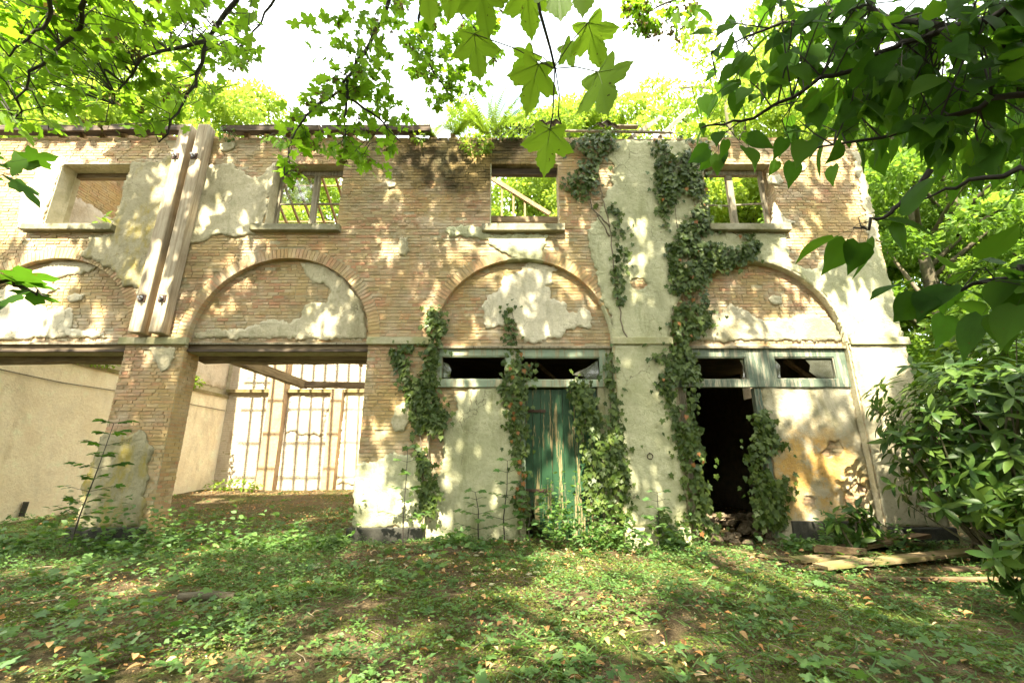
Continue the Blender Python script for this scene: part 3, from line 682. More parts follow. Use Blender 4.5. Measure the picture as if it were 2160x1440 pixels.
MB().box(WINS[0][0] + 0.015, WINS[0][1], -0.018, 0.30, WZ1 - 0.02, WZ1 + 0.002, 0.002).build('reveal_lining', M['plaster'], B)
MB().box(WINS[1][0], WINS[1][0] + 0.015, -0.018, 0.24, WZ0, WZ1, 0.002).build('reveal_lining', M['plaster'], B)
MB().box(WINS[2][0], WINS[2][0] + 0.012, -0.01, 0.24, WZ0, WZ1, 0.002).build('reveal_lining', M['plaster_green'], B)
# stones: sills, imposts, plinths
for (a, b), zz in zip(((-9.80, -8.0), (-5.24, -3.45), (-0.6, 1.06), (3.96, 5.58)), (5.81, 5.80, 5.79, 5.80)):
    MB().box(a, b, -0.13, 0.22, zz, WZ0 + 0.012, 0.006).build('window_sill', M['sill'], B, bevel=0.012)
for a, b in ((-7.36, -6.08), (-2.72, -1.5), (1.88, 3.01), (6.33, 7.44)):
    MB().box(a, b, -0.065, 0.012, 3.46, 3.60, 0.004).build('impost', M['impost'], B, bevel=0.01)
for a, b, mt in ((-7.46, -6.16, 'plinth'), (-2.77, -1.48, 'plinth'), (1.88, 2.99, 'plinth_pale'), (6.33, 7.43, 'plinth')):
    MB().box(a, b, -0.075, 0.3 if a < 0 else 0.1, -0.6, 0.285, 0.006).build('plinth', M[mt], B, bevel=0.02)
MB().box(4.78, 6.29, PY - 0.07, PY + 0.05, -0.6, 0.37, 0.006).build('plinth', M['plinth'], B, bevel=0.015)

# lintels over the open bays: weathered timber with a moulding
for c, r in BAYS[:2]:
    l = MB().bar((c - r, 0.25, 3.44), (c + r, 0.25, 3.44), 0.30, 0.16, 0.006).build('lintel', M['beam_x'], B)
    MB().bar((c - r, 0.075, 3.505), (c + r, 0.075, 3.505), 0.06, 0.035, 0.002).build('moulding', M['frame'], l)
    MB().bar((c - r, 0.085, 3.375), (c + r, 0.085, 3.375), 0.035, 0.05, 0.004).build('moulding', M['darkwood'], l)

# two squared timbers bolted to the wall with iron plates
for k, x in enumerate((-6.93, -6.55)):
    dx = 0.02
    b = MB().bar((x - dx, -0.13, 3.64), (x + dx + 0.03, -0.13, 8.22), 0.235, 0.22, 0.0, up=(0, 1, 0)).build('tie_timber', M['beam'], B, bevel=0.018)
    for z in (7.42, 4.30):
        pl = MB().box(x - 0.065, x + 0.065, -0.258, -0.24, z - 0.065, z + 0.065, 0.002).build('washer_plate', M['iron'], b)
        MB().tube([(x, -0.24, z), (x, -0.34, z - 0.005)], 0.022, 8).tube([(x, -0.258, z), (x, -0.285, z)], 0.04, 6).build('bolt', M['steel'], b)
b['label'] = 'right of the two pale squared timbers'
# iron ring on the pillar
rg = MB(); ctr = wp(1371, 962, -0.03)
rg.tube([(ctr.x + 0.05 * math.cos(a), -0.035, ctr.z + 0.05 * math.sin(a)) for a in [2 * math.pi * k / 14 for k in range(15)]], 0.008, 6).tube([(ctr.x, -0.05, ctr.z + 0.05), (ctr.x, 0.02, ctr.z + 0.05)], 0.012, 6)
rg.build('iron_ring', M['iron'], B, True)

# windows of the upper storey
def window(x0, x1, y, bars, glass=()):
    w = MB()
    w.box(x0, x0 + 0.075, y, y + 0.09, WZ0 + 0.012, WZ1 - 0.12).box(x1 - 0.075, x1, y, y + 0.09, WZ0 + 0.012, WZ1 - 0.12).box(x0, x1, y - 0.003, y + 0.09, WZ1 - 0.12, WZ1 - 0.005)
    o = w.build('window', M['frame'], B, bevel=0.006)
    for nm, a, b, ww, hh in bars: MB().bar(a, b, ww, hh, 0.002).build(nm, M['frame'], o, bevel=0.005)
    for p in glass:
        g_ = MB(); n = len(p); g_.add([(x, y + 0.04, z) for x, z in p] + [(x, y + 0.044, z) for x, z in p], [tuple(range(n)), tuple(range(2 * n - 1, n - 1, -1))] + [(i, n + i, n + (i + 1) % n, (i + 1) % n) for i in range(n)]); g_.build('pane', M['glass'], o)
window(-5.01, -3.56, 0.24, [('mullion', (-4.20, 0.285, WZ0), (-4.20, 0.285, WZ1 - 0.12), 0.12, 0.09), ('glazing_bar', (-4.93, 0.285, 6.62), (-4.26, 0.285, 6.64), 0.035, 0.03), ('glazing_bar', (-4.14, 0.285, 6.64), (-3.63, 0.285, 6.64), 0.035, 0.03), ('bottom_rail', (-4.93, 0.285, 6.08), (-3.63, 0.285, 6.06), 0.05, 0.11)],
       [[(-4.92, 6.64), (-4.27, 6.64), (-4.27, 7.28), (-4.92, 7.28)]])
window(4.02, 5.40, 0.22, [('mullion', (4.67, 0.265, WZ0), (4.67, 0.265, WZ1 - 0.12), 0.13, 0.09), ('glazing_bar', (4.1, 0.265, 6.60), (4.6, 0.265, 6.58), 0.03, 0.03), ('glazing_bar', (4.74, 0.265, 6.60), (5.32, 0.265, 6.63), 0.03, 0.035)])
lt = MB().box(-0.43, 0.96, 0.14, 0.24, WZ1 - 0.16, WZ1 - 0.01, 0.004).build('window', M['darkwood'], B); lt['label'] = 'dark wooden head of the third upper window'
MB().bar((-0.44, 0.33, 6.30), (0.96, 0.33, 6.28), 0.06, 0.13, 0.004).build('rail', M['beam_x'], lt)
MB().bar((-0.44, 0.36, 6.02), (0.96, 0.36, 6.03), 0.06, 0.10, 0.004).build('rail', M['darkwood'], lt)
MB().box(WINS[0][0] + 0.02, WINS[0][1], 0.30, 0.40, WZ1 - 0.13, WZ1 - 0.03, 0.004).build('window_head', M['beam_x'], B)

# transom windows and doors of the two closed bays
def transom(x0, x1, opens, mat, label):
    m_ = MB(); extrude([(x0, 2.68), (x1, 2.68), (x1, 3.42), (x0, 3.42)], [[(a, c), (b, c), (b, d), (a, d)] for a, b, c, d in opens], 0.085, 0.19, m_)
    o = m_.build('transom_window', M[mat], B, bevel=0.006); o['label'] = label
    for a, b, c, d in opens:
        w = 0.018; s = MB()
        s.box(a, b, 0.10, 0.16, c, c + w).box(a, b, 0.10, 0.16, d - w, d).box(a, a + w, 0.103, 0.157, c + w, d - w).box(b - w, b, 0.103, 0.157, c + w, d - w)
        s.build('sash', M[mat], o)
    MB().box(x0 - 0.02, x1 + 0.02, 0.03, 0.12, 3.405, 3.45, 0.003).build('drip_ledge', M['frame'], o, bevel=0.006)
    return o
t3 = transom(-1.46, 1.86, [(-1.33, -0.12, 2.82, 3.27), (0.16, 1.66, 2.81, 3.25)], 'greenframe', 'pale green transom over plaster panel and green door')
t4 = transom(3.02, 6.28, [(3.12, 4.40, 2.82, 3.25), (4.93, 6.06, 2.83, 3.25)], 'tealframe', 'teal transom with broken panes over the dark doorway')
def pane(poly, parent, y=0.13):
    n = len(poly); g_ = MB(); g_.add([(x, y, z) for x, z in poly] + [(x, y + 0.004, z) for x, z in poly], [tuple(range(n)), tuple(range(2 * n - 1, n - 1, -1))] + [(i, n + i, n + (i + 1) % n, (i + 1) % n) for i in range(n)])
    return g_.build('pane', M['glass'], parent)
pane([(-1.30, 2.86), (-1.17, 2.86), (-1.14, 3.0), (-1.19, 3.12), (-1.30, 3.16)], t3)
pane([(1.62, 2.85), (1.30, 2.85), (1.38, 2.88), (1.12, 2.92), (1.42, 3.06), (1.62, 3.20)], t3)
pane([(6.02, 2.87), (5.72, 2.87), (5.58, 2.98), (5.62, 3.10), (5.54, 3.21), (6.02, 3.21)], t4)
pane([(4.97, 2.87), (5.02, 2.87), (5.05, 3.1), (4.97, 3.2)], t4)
pane([(4.36, 2.86), (4.32, 2.86), (4.35, 3.1), (4.30, 3.21), (4.36, 3.21)], t4)
# door of green planks with a rotten foot
dr = MB(); dr.box(0.25, 1.58, 0.225, 0.26, 2.15, 2.35, 0.003).box(0.25, 1.58, 0.225, 0.26, 0.75, 0.95, 0.003); door = dr.build('door', M['frame'], B); door['label'] = 'flaking green plank door with rotten foot'
xx = 0.245
for k, (w, zb) in enumerate(((0.13, 0.62), (0.15, 0.42), (0.20, 0.10), (0.21, 0.02), (0.20, -0.02), (0.20, -0.04), (0.24, 0.0))):
    m_ = MB(); n = 7; vs = []
    top = 2.655 + random.uniform(-.012, .008); y = 0.19 + random.uniform(-.005, .005)
    for i in range(n + 1):
        xq = xx + 0.004 + (w - 0.008) * i / n; zq = zb + random.uniform(-0.05, 0.06) + (0.10 * abs(i / n - 0.5) if k in (1, 6) else 0) + (-0.28 * i / n if k == 1 else 0)
        vs += [(xq, y, zq), (xq, y, top), (xq, y + 0.028, zq), (xq, y + 0.028, top)]
    fs = []
    for i in range(n):
        q = 4 * i; fs += [(q, q + 4, q + 5, q + 1), (q + 2, q + 3, q + 7, q + 6), (q, q + 2, q + 6, q + 4), (q + 1, q + 5, q + 7, q + 3)]
    fs += [(0, 1, 3, 2), (4 * n, 4 * n + 2, 4 * n + 3, 4 * n + 1)]; r_ = random.random(); m_.add(vs, fs, r_); m_.build('plank', M['doorpaint'], door); xx += w
for z in (2.25, 0.86): MB().box(0.20, 0.62, 0.165, 0.185, z - 0.025, z + 0.025, 0.002).build('hinge', M['iron'], door)
MB().box(0.14, 0.24, 0.12, 0.30, -0.3, 2.68, 0.004).build('door_jamb', M['greenframe'], B); MB().box(1.585, 1.70, 0.12, 0.30, -0.3, 2.68, 0.004).build('door_jamb', M['impost'], B)
MB().box(4.50, 4.62, 0.13, 0.27, 0.1, 2.68, 0.004).build('door_jamb', M['tealframe'], B); MB().box(3.10, 3.20, 0.13, 0.27, -0.2, 2.68, 0.004).build('door_jamb', M['frame'], B)

# ------------------------------------------------------------------ inside of the ruin
YB = 8.7
def yz_map(x, sgn=1):
    return lambda V: np.stack([x - (V[:, 1]) * sgn, V[:, 0], V[:, 2]], 1)     # a patch drawn in (y, z) on the plane x
MB().box(-11.3, -10.78, TH, YB, -0.4, 3.70).build('end_wall', M['inner'], B)
MB().tube([(-10.75, 0.5, 3.24), (-10.74, 2.4, 3.17), (-10.75, 4.2, 3.22), (-10.75, 8.6, 3.2)], 0.014, 6).build('cable', M['frame'], B)
MB().tube([(-10.72, 2.3, .2), (-10.71, 2.31, .5)], .05, 8).build('drain_pipe', M['plinth'], B)

gm = MB(); extrude([(TH, 3.70), (YB, 3.70), (YB, 8.25), (YB / 2, 10.55), (TH, 8.35)], [], 0.0, 0.4, gm); gm.v = [(-10.9 - y_, x_, z_) for x_, y_, z_ in gm.v]
ew = gm.build('gable_wall', M['mortar'], B)
ld = MB().box(-10.9, -10.74, TH, YB - 0.02, 3.66, 3.76, 0.02).build('ledge', M['plank_moss'], B)
me = patch_mesh([(0.6, 4.0), (8.6, 4.0), (8.6, 7.72), (0.6, 7.72)], 0.0, M['white'], jit=0.05, cell=0.15, seed=77, mapf=yz_map(-10.9), register=False); link('plaster_patch', me, None, ew)
V, F, rn = brick_arrays(lay(0.45, 8.6, 7.5, 10.45, lambda z: [(-1, max(.45, (z - 8.2) / .54)), (8.7 - max(.1, (z - 8.2) / .54), 99)], 9.0), 0.0); V = np.stack([-10.885 - V[:, 1], V[:, 0], V[:, 2]], 1)
kind(link('brickwork', npmesh('brickwork', V, F[:, ::-1], M['brickwarm'], rn), None, ew), 'stuff')
bw = MB().box(-11.3, -1.9, YB, YB + 0.4, -0.4, 7.0).build('rear_wall', M['mortar'], B)
V, F, rn = brick_arrays(lay(-10.78, -4.6, 0.2, 5.8, lambda z: [], 9.0), 0.0); V[:, 1] += YB - 0.014
kind(link('brickwork', npmesh('brickwork', V, F, M['white'], rn), None, bw), 'stuff')
for (a, b, h) in ((-9.1, -8.5, 7.0), (-6.78, -6.35, 4.0)):
    MB().box(a, b, YB - 0.28, YB, -0.2, h, 0.01).build('pilaster', M['pilaster'], B)
patch([(-6.3, 0.6), (-4.7, 0.6), (-4.7, 3.9), (-6.3, 3.9)], YB - 0.02, 'inner', jit=0.06, cell=0.12, register=False)
patch([(-8.4, 2.4), (-7.1, 2.3), (-6.85, 3.6), (-8.4, 3.8)], YB - 0.02, 'white', jit=0.06, cell=0.12, register=False)
MB().box(-10.78, -4.6, YB - 0.16, YB, 3.88, 4.0, 0.025).build('ledge', M['plank_moss'], B)
# beams over the open room
MB().bar((-6.2, 0.58, 3.36), (-2.6, 0.58, 3.32), 0.22, 0.20, 0.02).build('ceiling_beam', M['beam_x'], B)
MB().bar((-5.78, 0.5, 3.40), (-5.74, 4.1, 3.40), 0.17, 0.20, 0.012).build('ceiling_beam', M['beam_y'], B)
MB().bar((-5.84, 4.0, 3.40), (-2.2, 4.0, 3.34), 0.16, 0.16, 0.012).build('ceiling_beam', M['beam_x'], B)
MB().bar((-4.4, 4.6, 4.15), (-3.6, 1.2, 4.1), 0.10, 0.26, 0.006).build('ceiling_beam', M['beam_y'], B)
MB().bar((-10.7, 0.52, 3.30), (-7.3, 0.52, 3.32), 0.2, 0.16, 0.02).build('ceiling_beam', M['beam_x'], B)
# skeleton of the roof over the left half: rafters and laths, both slopes
def roofz(y): return 8.16 + 0.54 * min(y, 8.7 - y)
x = -10.3
while x < -1.2:
    MB().bar((x, 0.1, roofz(0.1)), (x, 4.35, roofz(4.35)), 0.10, 0.09, 0.004).build('rafter', M['roofwood'], B)
    MB().bar((x, 4.35, roofz(4.35)), (x, 8.7, roofz(8.7)), 0.06, 0.09, 0.004).build('rafter', M['roofwood'], B); x += 0.45
for y in (1.0, 1.7, 2.4, 3.1, 3.7, 4.9, 5.5, 6.1, 6.7, 7.3):
    MB().bar((-10.7, y, roofz(y) + 0.07), (-1.3, y, roofz(y) + 0.06), 0.06, 0.035, 0.004).build('lath', M['roofwood'], B)
MB().bar((-10.8, 4.35, roofz(4.35) - 0.06), (-1.2, 4.35, roofz(4.35) - 0.07), 0.07, 0.18).build('ridge_beam', M['roofwood'], B)
# broken truss behind the third window, stubs at the right
MB().bar(wp(1030, 372, 2.6), wp(1160, 452, 2.6), 0.07, 0.11, 0.004).build('rafter', M['roofwood'], B)
for px, py in ((1059, 392), (1083, 408), (1107, 424)):
    a = wp(px, py, 2.64); MB().bar(a, (a.x, a.y, 6.2), 0.05, 0.055, 0.003).build('strut', M['roofwood'], B)
MB().bar((-0.9, 2.64, 6.25), (2.0, 2.64, 6.25), 0.08, 0.10, 0.003).build('purlin', M['roofwood'], B)
for (a, b, w) in (((1330, 292, 0.2), (1390, 250, 0.9), 0.11), ((1392, 290, 0.15), (1452, 232, 1.0), 0.09)):
    MB().bar(wp(*a), wp(*b), w, 0.09, 0.005).build('rafter', M['frame'], B)
MB().bar(wp(1185, 276, 0.0), wp(1420, 280, 0.0), 0.05, 0.035, 0.004).build('lath', M['frame'], B)
MB().bar(wp(1300, 268, 0.5), wp(1345, 268, 0.5), 0.12, 0.03, 0.004).build('lath', M['frame'], B)
MB().bar((1.9, 0.2, 8.06), (4.0, 0.2, 8.04), 0.3, 0.06, 0.008).build('wall_plate', M['frame'], B)
# eaves boards and the row of last tiles
for a, b in ((-12.0, -8.6), (-8.58, -6.95), (-6.2, -4.1), (-4.08, -1.75)):
    z = 8.20 + random.uniform(-.015, .015)
    MB().bar((a, -0.12, z + random.uniform(-.01, .01)), (b, -0.12, z + random.uniform(-.01, .01)), 0.05, 0.10, 0.012).build('eaves_board', M['darkwood'], B)
    MB().bar((a, 0.02, z + 0.09), (b, 0.02, z + 0.075), 0.30, 0.025, 0.014).build('eaves_board', M['darkwood'], B)
def tile(loc, rz, tilt):
    m_ = MB(); n = 7; vs = []
    for i in range(n + 1):
        s = -0.12 + 0.24 * i / n; z = 0.035 * math.cos(s / 0.24 * 2 * math.pi)
        for yy in (-0.17, 0.17):
            for dz in (0, 0.014): vs.append((s, yy, z + dz))
    fs = []
    for i in range(n):
        q = 4 * i; fs += [(q, q + 2, q + 6, q + 4), (q + 1, q + 5, q + 7, q + 3), (q, q + 4, q + 5, q + 1), (q + 2, q + 3, q + 7, q + 6)]
    m_.add(vs, fs); o = m_.build('roof_tile', M['tile'], B, True); o.location = loc; o.rotation_euler = (tilt, random.uniform(-.2, .2), rz)
for px, py in ((1128, 262), (1142, 258), (1160, 260), (1174, 258), (1262, 262), (1276, 258), (1290, 264)):
    p = wp(px, py, 0.05); tile((p.x, p.y, p.z - 0.03), random.uniform(-.3, .3), R(28) + random.uniform(-.1, .25))
# the dark, still floored half behind the green door and the doorway
MB().box(-1.95, 7.2, TH, YB + 0.4, 3.95, 4.15).build('upper_floor', M['beam_x'], B)
MB().box(-2.25, -1.9, TH, YB, -0.3, 3.95).build('partition_wall', M['inner'], B)
m_ = MB(); extrude([(-1.9, -0.4), (7.3, -0.4), (7.3, 3.95), (-1.9, 3.95)], [], YB, YB + 0.3, m_); m_.build('rear_wall', M['rubble'], B)
MB().box(7.0, 7.35, TH, 4.5, -0.3, 3.95).box(7.0, 7.35, 5.3, YB, -0.3, 3.95).box(7.0, 7.35, 4.5, 5.3, -.3, 3.15).build('side_wall', M['rubble'], B)
MB().bar((0.5, 1.2, 3.4), (1.7, 1.9, 2.5), 0.07, 0.06).build('fallen_lath', M['roofwood'], B)
MB().bar(wp(1655, 760, 0.9), wp(1735, 815, 0.9), 0.10, 0.07, 0.006).build('fallen_lath', M['roofwood'], B)

# ================================================================== plants
def fan(half, centre, curl=0.12, fold=0.0):
    """leaf blade from its right half outline; base at the origin, tip at +y, upper side +z"""
    pts = half + [(-x, y) for x, y in half[-2:0:-1]]
    V = [(centre[0], centre[1], 0.0)] + [(x, y, 0.0) for x, y in pts]; n = len(pts)
    V = np.array(V); V[:, 2] = -curl * (V[:, 1] ** 2) + fold * np.abs(V[:, 0]) - curl * V[:, 0] ** 2
    F = np.array([(0, 1 + i, 1 + (i + 1) % n) for i in range(n)]); return V, F
MAPLE = fan([(0, 0), (.13, -.08), (.34, -.12), (.33, .06), (.28, .13), (.44, .22), (.58, .40), (.43, .45), (.36, .55), (.19, .48), (.23, .66), (.20, .76), (.10, .86), (0, 1.0)], (0, .20), 0.16, 0.05)
IVY = fan([(0, .05), (.16, -.10), (.40, -.02), (.30, .20), (.50, .45), (.24, .50), (.13, .75), (0, 1.0)], (0, .25), 0.12, 0.10)
LIME = fan([(0, .03), (.16, -.04), (.32, .08), (.40, .28), (.36, .48), (.27, .68), (.12, .88), (0, 1.12)], (0, .35), 0.22, 0.24)
def strip(ws, fold=0.18, curl=0.15):
    V = []; F = []; n = len(ws)
    for i, (w, y) in enumerate(ws):
        V += [(-w, y, fold * w - curl * y * y), (0, y, -curl * y * y), (w, y, fold * w - curl * y * y)]
    for i in range(n - 1):
        q = 3 * i; F += [(q, q + 1, q + 4), (q, q + 4, q + 3), (q + 1, q + 2, q + 5), (q + 1, q + 5, q + 4)]
    return np.array(V), np.array(F)
OVATE = strip([(.02, 0), (.27, .25), (.26, .55), (.02, 1.0)])
LAUREL = strip([(.015, 0), (.12, .22), (.17, .50), (.12, .78), (.01, 1.0)], 0.22, 0.25)
RHOMB = (np.array([(0, 0, 0), (.30, .45, .05), (0, 1, -.08), (-.30, .45, .05)], float), np.array([(0, 1, 2), (0, 2, 3)]))
OV3 = strip([(.02, 0), (.28, .4), (.01, 1.0)], 0.2, 0.2)
DEAD = (np.array([(0, 0, 0), (.32, .4, .14), (.1, 1, .02), (-.32, .5, .10), (0, .45, -.02)], float), np.array([(0, 1, 4), (1, 2, 4), (2, 3, 4), (3, 0, 4)]))
CURL = strip([(.02, 0), (.20, .2), (.30, .5), (.20, .78), (.01, 1.0)], 0.7, 0.45)
BLADE = (np.array([(-.03, 0, 0), (.03, 0, 0), (.02, .5, -.06), (-.02, .5, -.06), (0, 1, -.30)], float), np.array([(0, 1, 2), (0, 2, 3), (3, 2, 4)]))
def basis(T, Nn):
    T = T / (np.linalg.norm(T, axis=1, keepdims=True) + 1e-9); X = np.cross(T, Nn); X /= (np.linalg.norm(X, axis=1, keepdims=True) + 1e-9)
    return np.stack([X, T, np.cross(X, T)], 2)                  # columns: x, y (tip), z (upper side)
def leaves(tpl, P, T, Nn, S):
    V0, F0 = tpl; Bm = basis(np.asarray(T, float), np.asarray(Nn, float)); P = np.asarray(P, float); S = np.asarray(S, float); n = len(P)
    V = np.einsum('nij,vj->nvi', Bm, V0) * S[:, None, None] + P[:, None, :]
    F = F0[None] + (np.arange(n) * len(V0))[:, None, None]
    return V.reshape(-1, 3), F.reshape(-1, 3), np.repeat(rng.random(n), len(V0))
_tplmesh = {}
def put_leaves(parent, tpl, key, P, T, Nn, S, mat, nobj, fol='foliage', off=None):
    """the nearest leaves as parts of their own (shared mesh), the rest joined"""
    P = np.asarray(P, float); T = np.asarray(T, float); Nn = np.asarray(Nn, float); S = np.asarray(S, float)
    d = np.linalg.norm(P - np.array(CAMP), axis=1) / S; o_ = np.argsort(d); a, b = o_[:nobj], o_[nobj:]
    if len(a):
        if (key, mat) not in _tplmesh: _tplmesh[(key, mat)] = npmesh('leaf', tpl[0], tpl[1], M[mat], np.zeros(len(tpl[0])), True)
        me = _tplmesh[(key, mat)]; Bm = basis(T[a], Nn[a]); inv = Matrix.Translation(-parent.location)
        for k, i in enumerate(a):
            o = bpy.data.objects.new('leaf', me); COL.objects.link(o); o.parent = parent; o.matrix_parent_inverse = inv
            m4 = Matrix(Bm[k].tolist()).to_4x4() @ Matrix.Scale(float(S[i]), 4); m4.translation = Vector(P[i]); o.matrix_basis = m4
    if len(b):
        V, F, rn = leaves(tpl, P[b], T[b], Nn[b], S[b])
        kind(link(fol, npmesh(fol, V, F, M[mat], rn, True), None, parent), 'stuff')
def rand_dir(n, z=0.0, s=1.0):
    v = rng.normal(size=(n, 3)); v /= np.linalg.norm(v, axis=1, keepdims=True); v = v * s; v[:, 2] += z; return v

# ------------------------------------------------------------------ ivy on the front
def ivy(label, polys, n, nobj, base, yoff=-0.03, size=(.06, .13), stems=(), mat='ivy', bushy=0.10, brown=0):
    e = empty('ivy', base); tag(e, label, 'ivy', 'ivy climbing on the ruin')
    P = []; Nn = []; T = []; S = []
    for poly, share in polys:
        k = int(n * share); q = sample_poly(poly, k * 2); q = q + rng.normal(size=q.shape) * rng.choice([.02, .05, .12], (len(q), 1), p=[.4, .35, .25])
        keep = fbm(q[:, 0] * 2.3, q[:, 1] * 2.3, int(abs(base[0]) * 10) + 3) > 0.385 + rng.uniform(-.12, .12, len(q)); q = q[keep][:k]
        dpt = edge_dist(poly, q[:, 0], q[:, 1])
        for (u, v), dd in zip(q, dpt):
            out = min(1, dd / 0.18) * bushy * (0.1 + .75 * random.random())
            P.append((u, yoff - 0.012 - out, v)); S.append(random.uniform(*size))
            T.append((random.gauss(0, 0.55), random.gauss(-0.15, 0.25), -1 + random.gauss(0, 0.45))); Nn.append((random.gauss(0, .4), -1, 0.75 + random.gauss(0, .4)))
    put_leaves(e, IVY, 'ivy', P, T, Nn, S, mat, nobj)
    m_ = MB()
    for st in stems:
        pts = []
        for a, b in zip(st[:-1], st[1:]):
            for q in range(6):
                t = q / 6; pts.append((a[0] + (b[0] - a[0]) * t + random.uniform(-.02, .02), yoff + 0.005 + random.uniform(-.006, .004), a[1] + (b[1] - a[1]) * t))
        pts.append((st[-1][0], yoff, st[-1][1])); L = len(pts); m_.tube(pts, [0.017 - 0.012 * i / L for i in range(L)], 5)
    if stems: m_.build('stem', M['vine'], e, True)
    if brown:
        q = sample_poly(polys[0][0], brown); k = len(q)
        V, F, rn = leaves(IVY, np.stack([q[:, 0], np.full(k, yoff - .1), q[:, 1]], 1), np.tile((0, 0, -1.), (k, 1)) + rand_dir(k, 0, .5), np.tile((0, -1., .4), (k, 1)) + rand_dir(k, 0, .5), rng.uniform(.06, .1, k))
        kind(link('withered_leaves', npmesh('withered_leaves', V, F, M['brownleaf'], rn, True), None, e), 'stuff')
    return e
U = uv
ivy('dark ivy climbing the left jamb of the green door bay', [(U([(903, 655), (930, 655), (936, 700), (926, 735), (915, 790), (925, 820), (942, 870), (934, 930), (925, 1000), (915, 1085), (890, 1075), (885, 980), (880, 900), (865, 840), (850, 800), (840, 770), (825, 735), (860, 730), (895, 735), (905, 700)]), 1.0)], 1150, 280, (-1.6, -.05, 0),
    stems=[U([(905, 1100), (900, 1000), (905, 880), (915, 760), (918, 660)]), U([(895, 1060), (890, 930), (862, 820), (838, 745)])])
ivy('thin ivy with some brown leaves along the left side of the green door', [(U([(1062, 790), (1082, 745), (1095, 740), (1117, 772), (1108, 810), (1106, 900), (1112, 1000), (1112, 1110), (1084, 1060), (1085, 960), (1073, 900), (1060, 840)], .1), .88), (U([(1066, 640), (1080, 640), (1085, 700), (1090, 735), (1068, 735), (1064, 700)], WR), .12)], 650, 200, (.1, .05, 0), yoff=0.09,
    stems=[U([(1100, 1110), (1098, 950), (1090, 830), (1095, 760), (1078, 650)], .1)], size=(.06, .11), bushy=.06, brown=22)
ivy('thick ivy hanging over the right half of the green door', [(U([(1204, 815), (1220, 792), (1240, 812), (1262, 850), (1264, 900), (1275, 935), (1290, 900), (1284, 830), (1278, 745), (1290, 745), (1300, 860), (1320, 940), (1332, 1010), (1326, 1080), (1312, 1145), (1262, 1150), (1252, 1100), (1246, 1050), (1238, 1000), (1230, 940), (1218, 880)]), 1.0)], 1100, 280, (1.6, -.05, 0), yoff=0.0,
    stems=[U([(1300, 1150), (1290, 1000), (1288, 860), (1286, 740)]), U([(1280, 1140), (1260, 980), (1230, 860), (1210, 800)])], bushy=.16)
ivy('broad ivy falling from the wall top down between the right hand arch and pillar', [(U([(1370, 300), (1420, 288), (1480, 300), (1505, 330), (1480, 370), (1490, 420), (1500, 480), (1580, 495), (1602, 510), (1592, 540), (1540, 560), (1500, 570), (1480, 600), (1500, 640), (1495, 690), (1470, 720), (1460, 760), (1480, 800), (1470, 840), (1455, 870), (1475, 930), (1480, 1000), (1500, 1060), (1512, 1115), (1470, 1135), (1445, 1080), (1432, 1000), (1425, 900), (1405, 840), (1385, 800), (1370, 760), (1385, 740), (1415, 760), (1415, 700), (1420, 640), (1410, 560), (1395, 480), (1385, 400)]), 1.0)], 3300, 300, (3.1, -.05, 0),
    stems=[U([(1470, 1140), (1462, 1000), (1445, 860), (1440, 700), (1440, 560), (1420, 420), (1400, 300)]), U([(1440, 620), (1480, 500), (1450, 380), (1470, 310)]), U([(1440, 560), (1500, 470), (1560, 500)]), U([(1430, 520), (1470, 440), (1480, 360)])], brown=24, bushy=.12)
ivy('ivy on the right jamb of the dark doorway', [(U([(1592, 880), (1612, 862), (1632, 880), (1650, 930), (1665, 1000), (1672, 1060), (1662, 1115), (1600, 1112), (1595, 1050), (1590, 980), (1580, 940), (1600, 920)]), 1.0)], 720, 250, (4.5, .0, 0), yoff=0.08, stems=[U([(1632, 1120), (1625, 1000), (1612, 880), (1606, 830)])], bushy=.15)
ivy('sparse ivy beside the third upper window below the wall top', [(U([(1178, 300), (1290, 275), (1300, 310), (1262, 340), (1262, 380), (1240, 425), (1200, 425), (1188, 380), (1210, 340)]), .75), (U([(1286, 430), (1300, 425), (1308, 480), (1320, 520), (1330, 545), (1305, 560), (1295, 500)]), .13), (U([(1290, 560), (1310, 560), (1316, 640), (1300, 640)]), .12)], 520, 200, (1.5, -.05, 6.4),
    stems=[U([(1330, 725), (1312, 690), (1298, 600), (1285, 480), (1270, 420), (1262, 360), (1240, 300)]), U([(1285, 480), (1250, 440), (1235, 390), (1220, 340)]), U([(1285, 500), (1260, 455), (1240, 430)])], size=(.08, .13))
ivy('low ivy at the foot of the ring pillar', [(U([(1385, 1090), (1395, 1075), (1410, 1100), (1425, 1140), (1420, 1165), (1370, 1160), (1375, 1120)], -.1), 1.0)], 170, 100, (2.6, -.2, 0), yoff=-.11)

